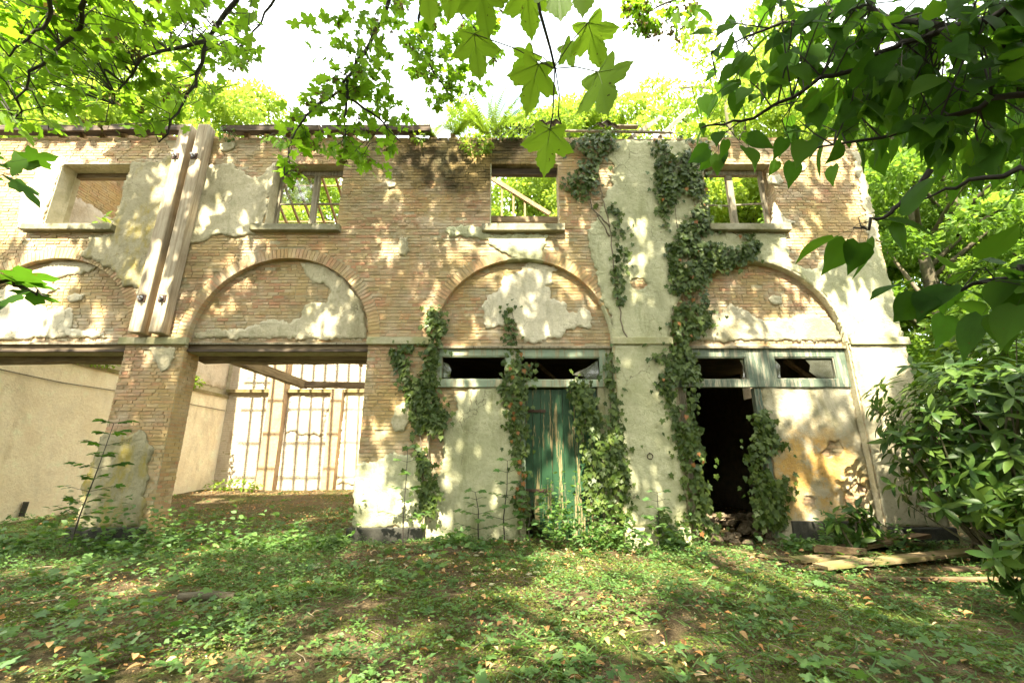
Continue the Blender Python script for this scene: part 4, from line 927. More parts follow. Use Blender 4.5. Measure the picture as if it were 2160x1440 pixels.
# ------------------------------------------------------------------ ferns and small plants on the wall head
def frond(mb, root, d, L, droop, w, r):
    d = Vector(d).normalized(); side = d.cross(Vector((0, 0, 1))).normalized(); pts = []
    for i in range(13):
        t = i / 12; pts.append(Vector(root) + d * (L * t) + Vector((0, 0, -droop * L * t * t)))
    for i in range(1, 13):
        t = i / 12; ww = w * math.sin(math.pi * min(1, 0.12 + t * 0.9)) ** 0.8; p = pts[i]; ax = (pts[i] - pts[i - 1])
        for s in (-1, 1):
            for h in (0, 0.5):
                q = p - ax * h; tip = q + side * (s * ww) + ax * 0.5 + Vector((0, 0, -0.02)); mb.add([q - ax * 0.16, q + ax * 0.20, tip], [(0, 1, 2)], r)
    mb.tube(pts, 0.004, 4, r)
def fern(label, px, py, n, L, spread, Y=0.1):
    p = wp(px, py, Y); e = empty('fern', p); tag(e, label, 'fern', 'ferns rooted on the wall top')
    for k in range(n):
        a = math.pi * (0.08 + 0.84 * (k + .5) / n) + random.uniform(-.12, .12); m_ = MB()
        d = (math.cos(a) * spread, random.uniform(-.75, .1), math.sin(a) * random.uniform(.8, 1.1) + .25)
        frond(m_, p + Vector((random.uniform(-.15, .15), 0, 0)), d, L * random.uniform(.7, 1.1), random.uniform(.15, .45), 0.13, random.random()); m_.build('frond', M['fern'], e)
fern('large fern on the wall top left of the hanging sycamore leaf', 1035, 285, 22, 1.25, 1.0)
fern('smaller fern rooted left of the large fern', 905, 288, 12, 0.55, 1.0)
fern('tuft of fern between the two others on the wall top', 965, 285, 14, 0.8, 0.8)
def bushlet(name, label, cat, centre, rad, n, mat, tpl, key, size, nobj, group=None, stems=5, down=0.0):
    e = empty(name, centre); tag(e, label, cat, group); c = np.array(centre)
    q = rand_dir(n) * rng.uniform(.35, 1, (n, 1)) ** .5; P = c + q * np.array(rad); T = q + rand_dir(n, -.1 - down, .8); Nn = rand_dir(n, 1.0, .6) + np.array((0, -.4, 0))
    put_leaves(e, tpl, key, P, T, Nn, rng.uniform(size[0], size[1], n), mat, nobj)
    m_ = MB()
    for k in range(stems):
        t = P[int(rng.integers(n))]; b = c + np.array((0, 0, -rad[2] if not down else rad[2])); m_.tube([b, (b + t) / 2 + rand_dir(1)[0] * .03, t], [.008, .006, .003], 4)
    if stems: m_.build('stem', M['greentwig'], e)
    return e
bushlet('shrub', 'pale leafy shrublet hanging over the wall top below the large fern', 'plant', wp(1005, 305, -.12), (.36, .16, .22), 190, 'fern', OVATE, 'ovate', (.06, .11), 100, down=.4)
bushlet('shrub', 'small bright seedling left of the fern on the wall top', 'plant', wp(884, 288, -.1), (.16, .1, .13), 45, 'fern', OVATE, 'ovate', (.08, .13), 45)
bushlet('shrub', 'tiny seedling growing on the brick above the third upper window', 'plant', wp(1027, 312, -.08), (.11, .06, .10), 34, 'fern', OVATE, 'ovate', (.06, .09), 34, down=.2)
bushlet('shrub', 'small green shoots by the top of the squared timbers', 'plant', wp(478, 284, -.1), (.2, .12, .16), 70, 'herb', OVATE, 'ovate', (.05, .08), 40, down=.2)
bushlet('shrub', 'leafy seedling standing inside the leftmost upper window', 'plant', wp(222, 468, .35), (.22, .1, .16), 22, 'fern', OVATE, 'ovate', (.12, .2), 22)
bushlet('shrub', 'green weeds on the ledge of the end wall', 'plant', (-10.62, 6.2, 3.92), (.25, .8, .2), 220, 'fern', OVATE, 'ovate', (.08, .14), 60)
bushlet('shrub', 'weeds along the end wall ledge seen through the leftmost bay', 'plant', (-10.66, 2.6, 3.86), (.16, 1.2, .14), 260, 'fern', OVATE, 'ovate', (.06, .11), 60)
bushlet('shrub', 'seedling clump growing at the foot of the sunlit rear wall', 'plant', (-9.6, 7.9, .55), (1.0, .3, .2), 150, 'fern', LIME, 'lime', (.07, .14), 100)
bushlet('shrub', 'dark mat of moss and roots under the fern', 'plant', wp(1090, 283, .0), (.75, .2, .16), 420, 'ivy', OVATE, 'ovate', (.04, .09), 60, down=.1)

# ------------------------------------------------------------------ branches hanging into the picture
def spray(name, label, mains, polys, tpl, key, mat, size, nobj, hang=0.3, tw=.005, petiole=.5, face=0.0, up=1.0, group=None, seed=0):
    """mains: polylines of (px, py, distance); polys: (polygon px, (near, far), twigs, leaves per twig)"""
    g_ = np.random.default_rng(100 + seed)
    m3 = [[rp(*q) for q in ml] for ml in mains]; e = empty(name, m3[0][0]); tag(e, label, 'branch', group)
    dense = []
    for ml in m3:
        m_ = MB(); pts = []
        for a, b in zip(ml[:-1], ml[1:]):
            for k in range(5): pts.append(a.lerp(b, k / 5) + Vector(g_.normal(size=3)) * .006)
        pts.append(ml[-1]); L = len(pts); dense += pts
        r0 = tw * (2.6 if ml is m3[0] else 2.0); m_.tube(pts, [r0 * (1 - .8 * i / L) for i in range(L)], 6); m_.build('bough', M['twig'], e, True)
    D = np.array([tuple(p) for p in dense]); tm = MB(); P = []; T = []; Nn = []; S = []
    for poly, (n0, n1), K, per in polys:
        q = sample_poly(poly, K, g_)
        for u, v in q:
            end = np.array(rp(u, v, g_.uniform(n0, n1))); i = int(np.argmin(np.linalg.norm(D - end, axis=1) + g_.uniform(0, .25, len(D)))); st = D[i]
            L = np.linalg.norm(end - st)
            if L > 0.9: st = end + (st - end) * (0.9 / L); L = .9
            mid = (st + end) / 2 + g_.normal(size=3) * .12 * L + np.array((0, 0, .1 * L)); tm.tube([st, mid, end], [tw * .55, tw * .45, tw * .25], 4)
            for k in range(per):
                t = 1 - (k / per) * .75; c = (1 - t) ** 2 * st + 2 * t * (1 - t) * mid + t * t * end; s = g_.uniform(*size)
                ax = (end - st) / (L + 1e-6); d = ax * .55 + g_.normal(size=3) * .55 + np.array((0, -.05, -hang)); d /= np.linalg.norm(d)
                nn = g_.normal(size=3) * .38 + np.array((0, -face, up)); b = c + d * s * petiole
                tm.tube([c, b], [tw * .16, tw * .13], 3); P.append(b); T.append(d); Nn.append(nn); S.append(s)
    if key == 'maple' and len(P) > 60:
        k = 40; c = np.array(P)[g_.choice(len(P), k)] + g_.normal(size=(k, 3)) * .03; c = np.repeat(c, 9, 0); V, F, rn = leaves(RHOMB, c + g_.normal(size=c.shape) * .012 - np.array((0, 0, .03)), g_.normal(size=c.shape) - np.array((0, 0, .8)), g_.normal(size=c.shape), g_.uniform(.022, .036, len(c)))
        kind(link('seed_clusters', npmesh('seed_clusters', V, F, M['seed'], rn), None, e), 'stuff')
    tm.build('twigs', M['twig'], e); e.children[-1]['kind'] = 'stuff'
    put_leaves(e, tpl, key, P, T, Nn, S, mat, nobj); return e
spray('maple_branch', 'maple branch full of small green leaves filling the upper left corner', [[(530, -60, 3.6), (440, 90, 3.6), (400, 200, 3.5), (335, 300, 3.4)], [(180, -60, 3.0), (170, 60, 3.1), (70, 150, 3.2), (30, 250, 3.2)], [(440, 90, 3.6), (300, 120, 3.5), (240, 220, 3.5)], [(620, -60, 4.2), (560, 30, 4.2), (500, 110, 4.1)], [(100, -80, 2.9), (110, 40, 3.0), (20, 120, 3.0)]],
      [([(-60, -60), (530, -60), (548, 60), (535, 150), (500, 130), (470, 190), (440, 250), (415, 290), (330, 265), (250, 290), (170, 250), (80, 285), (-60, 260)], (2.9, 4.6), 165, 5), ([(-60, -60), (460, -60), (380, 160), (-60, 200)], (3.0, 4.2), 40, 5)], MAPLE, 'maple', 'maple', (.045, .078), 300, .35, .006, group='maple branches overhead', seed=1)
spray('maple_branch', 'maple branch with a dark bough curving down in front of the second window', [[(840, -40, 4.0), (780, 90, 4.0), (715, 190, 4.0), (650, 240, 3.9), (612, 300, 3.8), (600, 370, 3.7)], [(735, 165, 4.0), (728, 250, 3.9), (730, 290, 3.9), (760, 340, 3.8)], [(715, 190, 4.0), (800, 250, 4.0), (845, 300, 4.0)]],
      [([(640, 60), (720, 20), (820, 0), (800, 90), (860, 200), (872, 250), (840, 290), (830, 350), (790, 372), (740, 360), (690, 320), (600, 340), (575, 300), (565, 220), (640, 200), (680, 160)], (3.5, 4.4), 90, 5), ([(590, 320), (630, 330), (660, 400), (610, 390)], (3.6, 3.9), 7, 3)], MAPLE, 'maple', 'maple', (.055, .09), 300, .35, .006, group='maple branches overhead', seed=2)
spray('maple_branch', 'maple twigs behind the large sycamore leaves at the top centre', [[(900, -60, 4.4), (880, 60, 4.4), (910, 150, 4.3), (960, 210, 4.2)], [(900, -60, 4.4), (1000, 60, 4.4), (1040, 130, 4.4)]],
      [([(820, -20), (1040, -20), (1060, 120), (1010, 200), (960, 230), (900, 215), (880, 150), (840, 120)], (3.9, 4.8), 70, 5)], MAPLE, 'maple', 'maple', (.055, .09), 200, .35, .005, group='maple branches overhead', seed=3)
spray('maple_branch', 'few maple leaves hanging at the top right of the sky gap', [[(1500, -90, 4.0), (1420, 0, 4.0), (1340, 40, 3.9)]], [([(1280, -20), (1480, -30), (1480, 40), (1430, 70), (1340, 60), (1290, 30)], (3.6, 4.2), 22, 4)], MAPLE, 'maple', 'maple', (.055, .09), 100, .35, .005, group='maple branches overhead', seed=4)
spray('broadleaf_branch', 'dark broad leaved branch reaching in from the upper right corner', [[(2230, -20, 1.9), (2000, 60, 1.9), (1860, 110, 1.85), (1700, 190, 1.8), (1560, 260, 1.7), (1480, 270, 1.65)], [(2230, 180, 1.7), (2020, 240, 1.7), (1860, 290, 1.65), (1700, 320, 1.6)], [(2230, 330, 1.6), (2080, 380, 1.6), (1950, 420, 1.6)], [(2000, 60, 1.9), (1800, 20, 2.0), (1620, 60, 2.0), (1500, 110, 2.0)]],
      [([(1480, 80), (1560, -30), (2230, -30), (2230, 400), (2080, 370), (2000, 390), (1900, 300), (1800, 350), (1740, 330), (1690, 345), (1600, 330), (1520, 335), (1465, 290)], (1.6, 2.6), 130, 4), ([(1750, -30), (2230, -30), (2230, 380), (1990, 350), (1900, 270), (1780, 180)], (1.6, 2.4), 50, 4)], LIME, 'lime', 'lime', (.048, .085), 300, .75, .0045, face=.75, up=.6, group='dark leaves at the right', seed=5)
spray('broadleaf_branch', 'small spray of six dark leaves in front of the right wall corner', [[(1960, 360, 1.6), (1900, 430, 1.55), (1840, 475, 1.5), (1800, 480, 1.5)]], [([(1770, 450), (1860, 445), (1870, 490), (1800, 505)], (1.45, 1.6), 4, 2)], LIME, 'lime', 'lime', (.09, .12), 8, .5, .003, face=.75, up=.6, group='dark leaves at the right', seed=6)
spray('broadleaf_branch', 'dark leaves entering from the right edge below the main branch', [[(2240, 540, 1.6), (2120, 580, 1.6), (2000, 610, 1.55), (1950, 620, 1.5)]], [([(1950, 590), (2040, 570), (2200, 540), (2200, 630), (2080, 640), (1960, 640)], (1.45, 1.7), 12, 3)], LIME, 'lime', 'lime', (.08, .11), 36, .4, .003, face=.4, up=.8, group='dark leaves at the right', seed=7)
spray('maple_branch', 'dark leaves at the left picture edge below the leftmost window', [[(-90, 600, 2.0), (-20, 590, 2.0), (60, 610, 1.95), (100, 625, 1.9)]], [([(-30, 560), (60, 575), (130, 620), (80, 640), (-30, 610)], (1.85, 2.05), 4, 3)], MAPLE, 'maple', 'lime', (.085, .115), 12, .3, .003, group='maple branches overhead', seed=8)
spray('maple_branch', 'sparse dark leaves at the left picture edge beside the bright plaster', [[(-90, 300, 2.6), (-20, 340, 2.6), (40, 370, 2.5)]], [([(-30, 310), (20, 330), (75, 385), (20, 390), (-30, 370)], (2.4, 2.7), 5, 2)], MAPLE, 'maple', 'lime', (.085, .12), 10, .3, .003, group='maple branches overhead', seed=9)

# large sycamore leaves close to the camera
def big_maple():
    half = [(0, 0), (.05, -.05), (.13, -.08), (.20, -.12), (.34, -.13), (.36, -.05), (.33, .04), (.30, .10), (.28, .13), (.36, .15), (.42, .20), (.50, .26), (.55, .33), (.62, .41), (.54, .42), (.50, .46), (.44, .46), (.42, .52), (.36, .53), (.30, .50), (.20, .47), (.22, .54), (.20, .59), (.24, .66), (.20, .70), (.19, .77), (.13, .80), (.10, .88), (.05, .91), (0, 1.02)]
    return fan(half, (0, .2), 0.22, 0.10)
BIG = big_maple()
e = empty('sycamore_twig', rp(1130, -60, 1.25)); tag(e, 'close sycamore twig with large spotted leaves hanging at the top centre', 'branch')
tw = MB(); tw.tube([rp(1125, -60, 1.28), rp(1140, 30, 1.26), rp(1160, 100, 1.25), rp(1172, 150, 1.24)], [.0045, .004, .0035, .003], 6).tube([rp(1170, 148, 1.24), rp(1168, 200, 1.23), rp(1166, 240, 1.22), rp(1160, 275, 1.2)], [.0018] * 4, 5).tube([rp(1172, 148, 1.24), rp(1180, 200, 1.24), rp(1178, 245, 1.24), rp(1184, 262, 1.24)], [.0016] * 4, 5)
tw.build('bough', M['twig'], e, True)
vein = MB()
for (tx, ty) in ((0, .95), (.52, .38), (-.52, .38), (.30, -.09), (-.30, -.09)):
    f = lambda x, y: -0.22 * y * y + .10 * abs(x) - .22 * x * x
    vein.tube([(tx * t, ty * t, f(tx * t, ty * t) - .004) for t in (0, .25, .5, .75, 1)], [.011, .009, .007, .005, .002], 4)
bigme = npmesh('leaf', BIG[0], BIG[1], M['sycamore'], np.zeros(len(BIG[0])), True); M['veinm'] = leaf_mat('leaf_vein', [(.16, .24, .06), (.17, .25, .06)], .3); veinme = vein.mesh('vein', M['veinm'])
for (bx, by, tx, ty, d, nx) in ((1160, 272, 1146, 366, 1.2, 0), (1136, 135, 1106, 236, 1.24, -.2), (1262, 152, 1296, 246, 1.22, .25), (1000, 72, 1012, 168, 1.27, .1), (1240, 48, 1272, 140, 1.27, .2), (1125, 112, 1080, 150, 1.35, -.3), (1190, 95, 1215, 140, 1.32, .3), (900, -60, 905, 52, 1.22, -.1), (1010, -40, 1035, 74, 1.2, .1), (1110, -30, 1122, 75, 1.3, 0), (1175, -60, 1182, 55, 1.28, 0), (1235, -70, 1228, 40, 1.2, .1), (1060, -90, 1050, 20, 1.32, 0), (960, -80, 950, 40, 1.3, .1)):
    a = rp(bx, by, d); b = rp(tx, ty, d * random.uniform(.93, 1.03)); T = b - a; s = T.length; nn = (a - CAMP).normalized() * .9 + Vector((nx, 0, .55)) + Vector((random.uniform(-.2, .2), 0, 0))
    Bm = basis(np.array([tuple(T)]), np.array([tuple(nn)]))[0]; m4 = Matrix(Bm.tolist()).to_4x4() @ Matrix.Scale(s * 1.08, 4); m4.translation = a
    o = bpy.data.objects.new('leaf', bigme); COL.objects.link(o); o.parent = e; o.matrix_parent_inverse = Matrix.Translation(-e.location); o.matrix_basis = m4
    v = bpy.data.objects.new('vein', veinme); COL.objects.link(v); v.parent = o
    if by > 0: MB().tube([a, a.lerp(rp(1168, 145 if by < 200 else 240, 1.24), .5) + Vector((0, 0, .01)), rp(1168, 145 if by < 200 else 240, 1.24)], .0014, 5).build('leaf_stalk', M['greentwig'], e)

# ------------------------------------------------------------------ trees
def crown(seed, n, rad, clumps, leaf, flat=.45):
    g_ = np.random.default_rng(seed); c = g_.normal(size=(clumps, 3)); c /= np.linalg.norm(c, axis=1, keepdims=True); c *= g_.uniform(.25, 1, (clumps, 1)) ** .55
    c *= np.array(rad); cr_ = g_.uniform(.55, 1.35, clumps) * rad[0] * .20; k = g_.choice(clumps, n, p=cr_ ** 2 / (cr_ ** 2).sum())
    q = g_.normal(size=(n, 3)); q /= np.linalg.norm(q, axis=1, keepdims=True); q *= g_.uniform(.2, 1, (n, 1)) ** .5
    P = c[k] + q * cr_[k][:, None] * np.array((1, 1, flat)); P[:, 2] += -.25 * cr_[k] * (q[:, 0] ** 2 + q[:, 1] ** 2)
    T = q * .8 + g_.normal(size=(n, 3)) * .7; T[:, 2] -= .3; Nn = g_.normal(size=(n, 3)) * .55; Nn[:, 2] += 1
    V, F, rn = leaves(RHOMB, P, T, Nn, g_.uniform(leaf * .7, leaf * 1.35, n))
    return V, F, np.clip(rn * .45 + np.repeat(g_.random(clumps)[k], 4) * .55, 0, .999), c
CR = []
for sd, n, rad, cl, lf in ((1, 42000, (5, 5, 5.5), 95, .19), (2, 42000, (5, 5, 4.6), 80, .19), (3, 30000, (4, 4, 5.5), 60, .17)):
    V, F, rn, c = crown(sd, n, rad, cl, lf); CR.append((V, F, rn, c))
_crown = {}
def tree(name, label, x, y, h, ci, mat, s=1.0, rz=0.0, lean=(0, 0), group='trees behind and beside the ruin', sz=None):
    e = empty(name, (x, y, gz(x, y) - .1)); e.rotation_euler = (0, 0, rz); tag(e, label, 'tree', group)
    if (ci, mat) not in _crown: _crown[(ci, mat)] = npmesh('crown', CR[ci][0], CR[ci][1], M[mat], CR[ci][2])
    zc = h - (5.5, 4.6, 5.5)[ci] * (sz or s); o = link('crown', _crown[(ci, mat)], None); o.parent = e; o.location = (lean[0], lean[1], zc); o.scale = (s, s, sz or s)
    kind(o, 'stuff')
    t = MB(); r0 = h * .014 + .04; t.tube([(0, 0, -.3), (.05, .03, h * .12), (lean[0] * .4, lean[1] * .4, zc * .7), (lean[0], lean[1], zc), (lean[0], lean[1], h - 1)], [r0 * 1.35, r0, r0 * .8, r0 * .5, .02], 9)
    t.build('trunk', M['bark'], None, True).parent = e
    for k in range(11):
        c = CR[ci][3][k * 3 % len(CR[ci][3])] * s; tip = np.array((lean[0], lean[1], zc)) + c; b = np.array((lean[0], lean[1], zc)) + np.array((0, 0, c[2] - .55 * np.hypot(c[0], c[1]) - .6)); b[2] = min(max(b[2], zc * .55), h - 2)
        MB().tube([b, b * .5 + tip * .5 + np.array((0, 0, .2)), tip], [r0 * .38, r0 * .22, .015], 6).build('limb', M['bark'], None, True).parent = e
    return e
for a in (('maple_tree', 'tall yellow green tree behind the left end of the ruin', -23.5, 12, 26.5, 0, 'crownA', 1.4, .3),
          ('maple_tree', 'rounded light green crown left of the sky gap behind the timbers', -17.8, 13.0, 22.6, 1, 'crownA', 1.15, 1.2),
          ('maple_tree', 'lower yellow green crown seen through the second upper window', -10.5, 15, 17.6, 1, 'crownA', 1.0, 2.6),
          ('oak_tree', 'low green crown below the sky gap behind the middle of the ruin', -5.0, 16, 18.4, 0, 'crownA', .95, 4.0),
          ('oak_tree', 'pale yellow crown behind the large fern', .4, 13.5, 20.6, 1, 'crownA', 1.05, .7),
          ('oak_tree', 'pale yellow crown right of the hanging sycamore leaves', 6.2, 13.5, 21.5, 0, 'crownA', 1.15, 5.1),
          ('oak_tree', 'tall green tree behind the right end of the ruin', 11.5, 11.5, 24.0, 0, 'crownA', 1.2, 2.2),
          ('beech_tree', 'leafy tree close beside the right corner of the ruin', 13.8, 5.5, 15.5, 2, 'crownB', 1.15, .4),
          ('beech_tree', 'broad green tree at the right edge beyond the laurel', 17.0, 7.0, 19.0, 0, 'crownB', 1.2, 3.3),
          ('beech_tree', 'low spreading tree between the ruin corner and the laurel', 11.2, 8.5, 8.5, 1, 'crownB', .72, 1.9),
          ('beech_tree', 'young tree with low foliage far right behind the laurel', 14.5, 3.0, 8.0, 2, 'crownB', .75, 5.4),
          ('beech_tree', 'distant tall tree filling the gap right of the ruin', 20.0, 16.0, 23.0, 1, 'crownB', 1.4, .9),
          ('beech_tree', 'distant bushy tree low beyond the ruin corner', 15.5, 14.0, 11.0, 1, 'crownA', 1.05, 2.9),
          ('beech_tree', 'tree at the far right edge in the background', 25.0, 9.0, 17.0, 2, 'crownB', 1.6, 1.1)):
    tree(*a)
tree('copper_beech', 'small copper leaved crown above the eaves by the sky gap', -11.6, 14.5, 19.0, 2, 'crownC', .28, 1.0)
# the wood behind the camera and at its sides
for k, (x, y, h, ci, sc_) in enumerate(((-19, -9, 11, 1, 1.1), (-14, -17, 11, 0, 1.0), (-4, -20, 11.5, 1, 1.2), (6, -20, 11.5, 0, 1.05), (15, -15, 12, 1, 1.2), (18, -5, 13, 0, 1.15), (-9, -15.5, 9, 2, 1.0), (10, -14.5, 9, 2, 1.0), (0.5, -15.5, 8.5, 2, .95))):
    tree('wood_tree', ('dark woodland tree left of the clearing beside the camera', 'woodland tree behind the camera far to the left', 'broad woodland tree straight behind the camera', 'woodland tree behind the camera slightly right', 'woodland tree behind the camera far to the right', 'dark woodland tree right of the clearing', 'low young tree behind the camera to the left', 'low young tree behind the camera to the right', 'low young tree straight behind the camera')[k], x, y, h, ci, 'crownD', sc_, k * 1.3, group='wood around the clearing')
# thin leaning trunk in front of the right hand wood
e = empty('leaning_tree', (12.2, 5.2, 0)); tag(e, 'thin pale leaning trunk in the wood right of the ruin', 'tree')
a, b = wp(1880, 540, 5.0), wp(2110, 850, 4.0); MB().tube([a + (a - b) * .25, a, a.lerp(b, .5) + Vector((.05, 0, .06)), b, b + (b - a) * .6], [.03, .05, .065, .08, .1], 8).build('trunk', M['vine'], e, True)
MB().tube([a.lerp(b, .45), a.lerp(b, .3) + Vector((-.5, -.1, .05))], [.02, .01], 5).build('limb', M['vine'], e, True)

# unseen trees behind the camera; crowns shaped so chosen wall areas catch the sun
LIT = [(uv(p), v) for p, v in (
    ([(-200, 288), (250, 288), (250, 520), (-200, 540)], .92), ([(250, 340), (410, 300), (300, 640), (220, 540)], .16), ([(-200, 540), (280, 540), (280, 720), (-200, 720)], .45),
    ([(300, 720), (470, 280), (395, 280), (260, 720)], .45), ([(410, 340), (590, 340), (560, 510), (400, 510)], .42), ([(400, 510), (780, 500), (790, 720), (400, 720)], .20),
    ([(480, 285), (860, 285), (860, 500), (590, 480)], .22), ([(800, 500), (960, 520), (930, 740), (800, 730)], .62), ([(780, 400), (1040, 300), (1040, 500), (800, 500)], .22),
    ([(930, 560), (1290, 560), (1290, 720), (920, 720)], .32), ([(1190, 280), (1420, 290), (1440, 720), (1250, 720)], .16), ([(1370, 300), (1500, 300), (1500, 560), (1400, 560)], .30),
    ([(1500, 290), (1830, 330), (1850, 560), (1600, 560)], .62), ([(1450, 540), (1900, 540), (1960, 820), (1450, 740)], .47), ([(1620, 800), (1960, 800), (1980, 1110), (1660, 1110)], .46),
    ([(150, 740), (400, 740), (330, 1110), (130, 1110)], .30), ([(740, 740), (920, 740), (920, 1110), (720, 1110)], .36), ([(930, 810), (1100, 810), (1110, 1110), (920, 1110)], .46), ([(1100, 810), (1450, 810), (1450, 1110), (1110, 1110)], .14), ([(1760, 560), (1900, 560), (1990, 1110), (1850, 1110)], .38))]
def lit_value(u, v):
    L = np.where(v < 0, 0.36, 0.25); L = np.where((u > 5.2) & (v > -1.5) & (v < 4), .55, L); L = np.where(v > 8.2, np.where(u < -1.5, 1.0, .75), L)
    for poly, val in LIT: L = np.where(pip(poly, u, v), val, L)
    return L
def shade_tree(label, trunk, ulo, uhi, n, seed):
    g_ = np.random.default_rng(seed); m = 0; P = []
    s = np.array(TOSUN)
    while m < n:
        k = 40000; u = g_.uniform(ulo, uhi, k); v = g_.uniform(-9, 9.5, k); z = g_.uniform(9.5, 17.5, k); t = (z - v) / s[2]
        q = np.stack([u + t * s[0], t * s[1], z], 1)
        ok = (q[:, 2] - 1.34 > 1.5 * (q[:, 1] + 8)) & (q[:, 1] > -22)
        nn = fbm(u * 2.6 + 5, v * 2.0, 21, 3); nn = np.clip((nn - .5) * 2.1 + .5, 0, 1)
        ok &= nn > lit_value(u, v) * 1.02  # leaves dropped along sun rays towards areas meant to be lit
        ok &= fbm(q[:, 0] * .7, q[:, 1] * .7 + q[:, 2] * .5, 55, 2) > .40
        P.append(q[ok]); m += ok.sum()
    P = np.vstack(P)[:n]; e = empty('shade_tree', (*trunk, 0)); tag(e, label, 'tree', 'tall trees behind the camera')
    V, F, rn = leaves(RHOMB, P, rand_dir(n, -.2), rand_dir(n, .9, .8), g_.uniform(.22, .38, n))
    kind(link('crown', npmesh('crown', V, F, M['crownD'], rn), None, e), 'stuff')
    tk = np.array((*trunk, 0.)); MB().tube([tk - (0, 0, .3), tk + (0, 0, 5), tk + (.3, .2, 12), tk + (.4, .5, 17)], [.45, .36, .25, .08], 10).build('trunk', M['bark'], e, True)
    for k in range(14):
        tip = P[int(g_.integers(n))]; b = tk + np.array((.2, .2, min(tip[2] - 2.5, 8 + .4 * k))); MB().tube([b, (b + tip) / 2 + np.array((0, 0, .6)), tip], [.14, .09, .03], 6).build('limb', M['bark'], e, True)
shade_tree('tall unseen tree behind the camera to the left, crown shaped to cast the dapples', (-11, -15), -14, -1.5, 21000, 5)
shade_tree('tall unseen tree behind the camera to the right, crown shaped to cast the dapples', (3, -17), -1.5, 11, 21000, 6)

# ------------------------------------------------------------------ laurel at the right, saplings, ground plants
def whorls(centres, dirs, per, size, g_):
    P = []; T = []; Nn = []; S = []
    for c, d in zip(centres, dirs):
        d = d / np.linalg.norm(d); a0 = g_.uniform(0, 6.28); x = np.cross(d, (0, 0, 1.)); x = x / (np.linalg.norm(x) + 1e-6); y = np.cross(d, x)
        for k in range(per):
            a = a0 + k * 2.4; o = x * math.cos(a) + y * math.sin(a); t = o + d * g_.uniform(.15, .6) + np.array((0, 0, -.12)); P.append(c - d * .02 * k); T.append(t); Nn.append(d + np.array((0, -.1, .5)) + g_.normal(size=3) * .2); S.append(g_.uniform(*size))
    return P, T, Nn, S
def laurel(label, centre, rad, n, size, nobj, seed, lower=-.9):
    g_ = np.random.default_rng(seed); e = empty('laurel_shrub', (centre[0], centre[1], gz(centre[0], centre[1]))); tag(e, label, 'shrub', 'laurel thicket at the right')
    q = g_.normal(size=(n * 3, 3)); q /= np.linalg.norm(q, axis=1, keepdims=True); q = q[(q[:, 2] > lower)][:n]; rr = g_.uniform(.4, 1.0, (len(q), 1)) ** .5 * (0.55 + .8 * fbm(q[:, 0] * 2.4 + 5, q[:, 2] * 2.4 + 9, seed))[:, None]
    C = np.array(centre) + q * rr * np.array(rad); P, T, Nn, S = whorls(C, q + np.array((0, -.1, .35)) + g_.normal(size=q.shape) * .25, 7, size, g_)
    put_leaves(e, LAUREL, 'laurel', P, T, Nn, S, 'laurel', nobj)
    m_ = MB(); b = np.array((centre[0], centre[1], -.1))
    for k in range(0, len(C), 6):
        mid = (b + C[k]) / 2 + g_.normal(size=3) * .15; m_.tube([b + g_.normal(size=3) * np.array((.3, .3, 0)), mid, C[k]], [.025, .016, .006], 5)
    kind(m_.build('branches', M['bark'], e), 'stuff'); return e
laurel('big dark laurel bush at the right edge in front of the ruin corner', (6.95, -1.75, 1.55), (1.8, 1.35, 1.8), 600, (.15, .27), 300, 31)
laurel('upper laurel mass behind the big bush at the right edge', (8.6, -.6, 2.3), (1.7, 1.3, 1.9), 430, (.16, .25), 200, 32)
laurel('low laurel shoots at the lower right corner', (5.15, -3.7, .45), (.9, .6, .75), 120, (.15, .23), 200, 33)
laurel('small laurel sapling before the orange stained panel', (5.25, -.75, .42), (.42, .28, .34), 16, (.16, .24), 112, 34)
def sapling(label, base, h, tiers, leaf, tpl, key, mat, nobj, lean=(0, 0), spread=.45):
    b = Vector(base); e = empty('sapling', b); tag(e, label, 'sapling', 'saplings before the ruin'); m_ = MB()
    top = b + Vector((lean[0], lean[1], h)); m_.tube([b - Vector((0, 0, .05)), b.lerp(top, .3) + Vector((random.uniform(-.05, .05), 0, 0)), b.lerp(top, .65) + Vector((random.uniform(-.04, .04), 0, 0)), top], [.012, .010, .007, .004], 5); P = []; T = []; Nn = []; S = []
    for k in range(tiers):
        t = .28 + .72 * k / (tiers - 1); c = b.lerp(top, t); a = k * 1.7 + random.uniform(-.3, .3)
        for s_ in (0, math.pi):
            L = spread * (1.15 - t * .75) * random.uniform(.7, 1.1); d = Vector((math.cos(a + s_), .6 * math.sin(a + s_), .25)); tip = c + d * L; m_.tube([c, tip], [.004, .002], 4)
            for q in range(3 if L > .2 else 2):
                P.append(tuple(c.lerp(tip, 1 - q * .3))); T.append(tuple(d + Vector((random.uniform(-.7, .7), random.uniform(-.7, .7), -.25)))); Nn.append((random.gauss(0, .25), random.gauss(-.15, .25), 1)); S.append(random.uniform(*leaf))
    m_.build('stem', M['twig'], e); put_leaves(e, tpl, key, P, T, Nn, S, mat, nobj)
q = wp(145, 1150, -.7); sapling('slender maple sapling standing before the left brick pillar', (q.x, -.7, gz(q.x, -.7)), 1.95, 9, (.13, .2), MAPLE, 'maple', 'lime', 60, (.25, 0), .55)
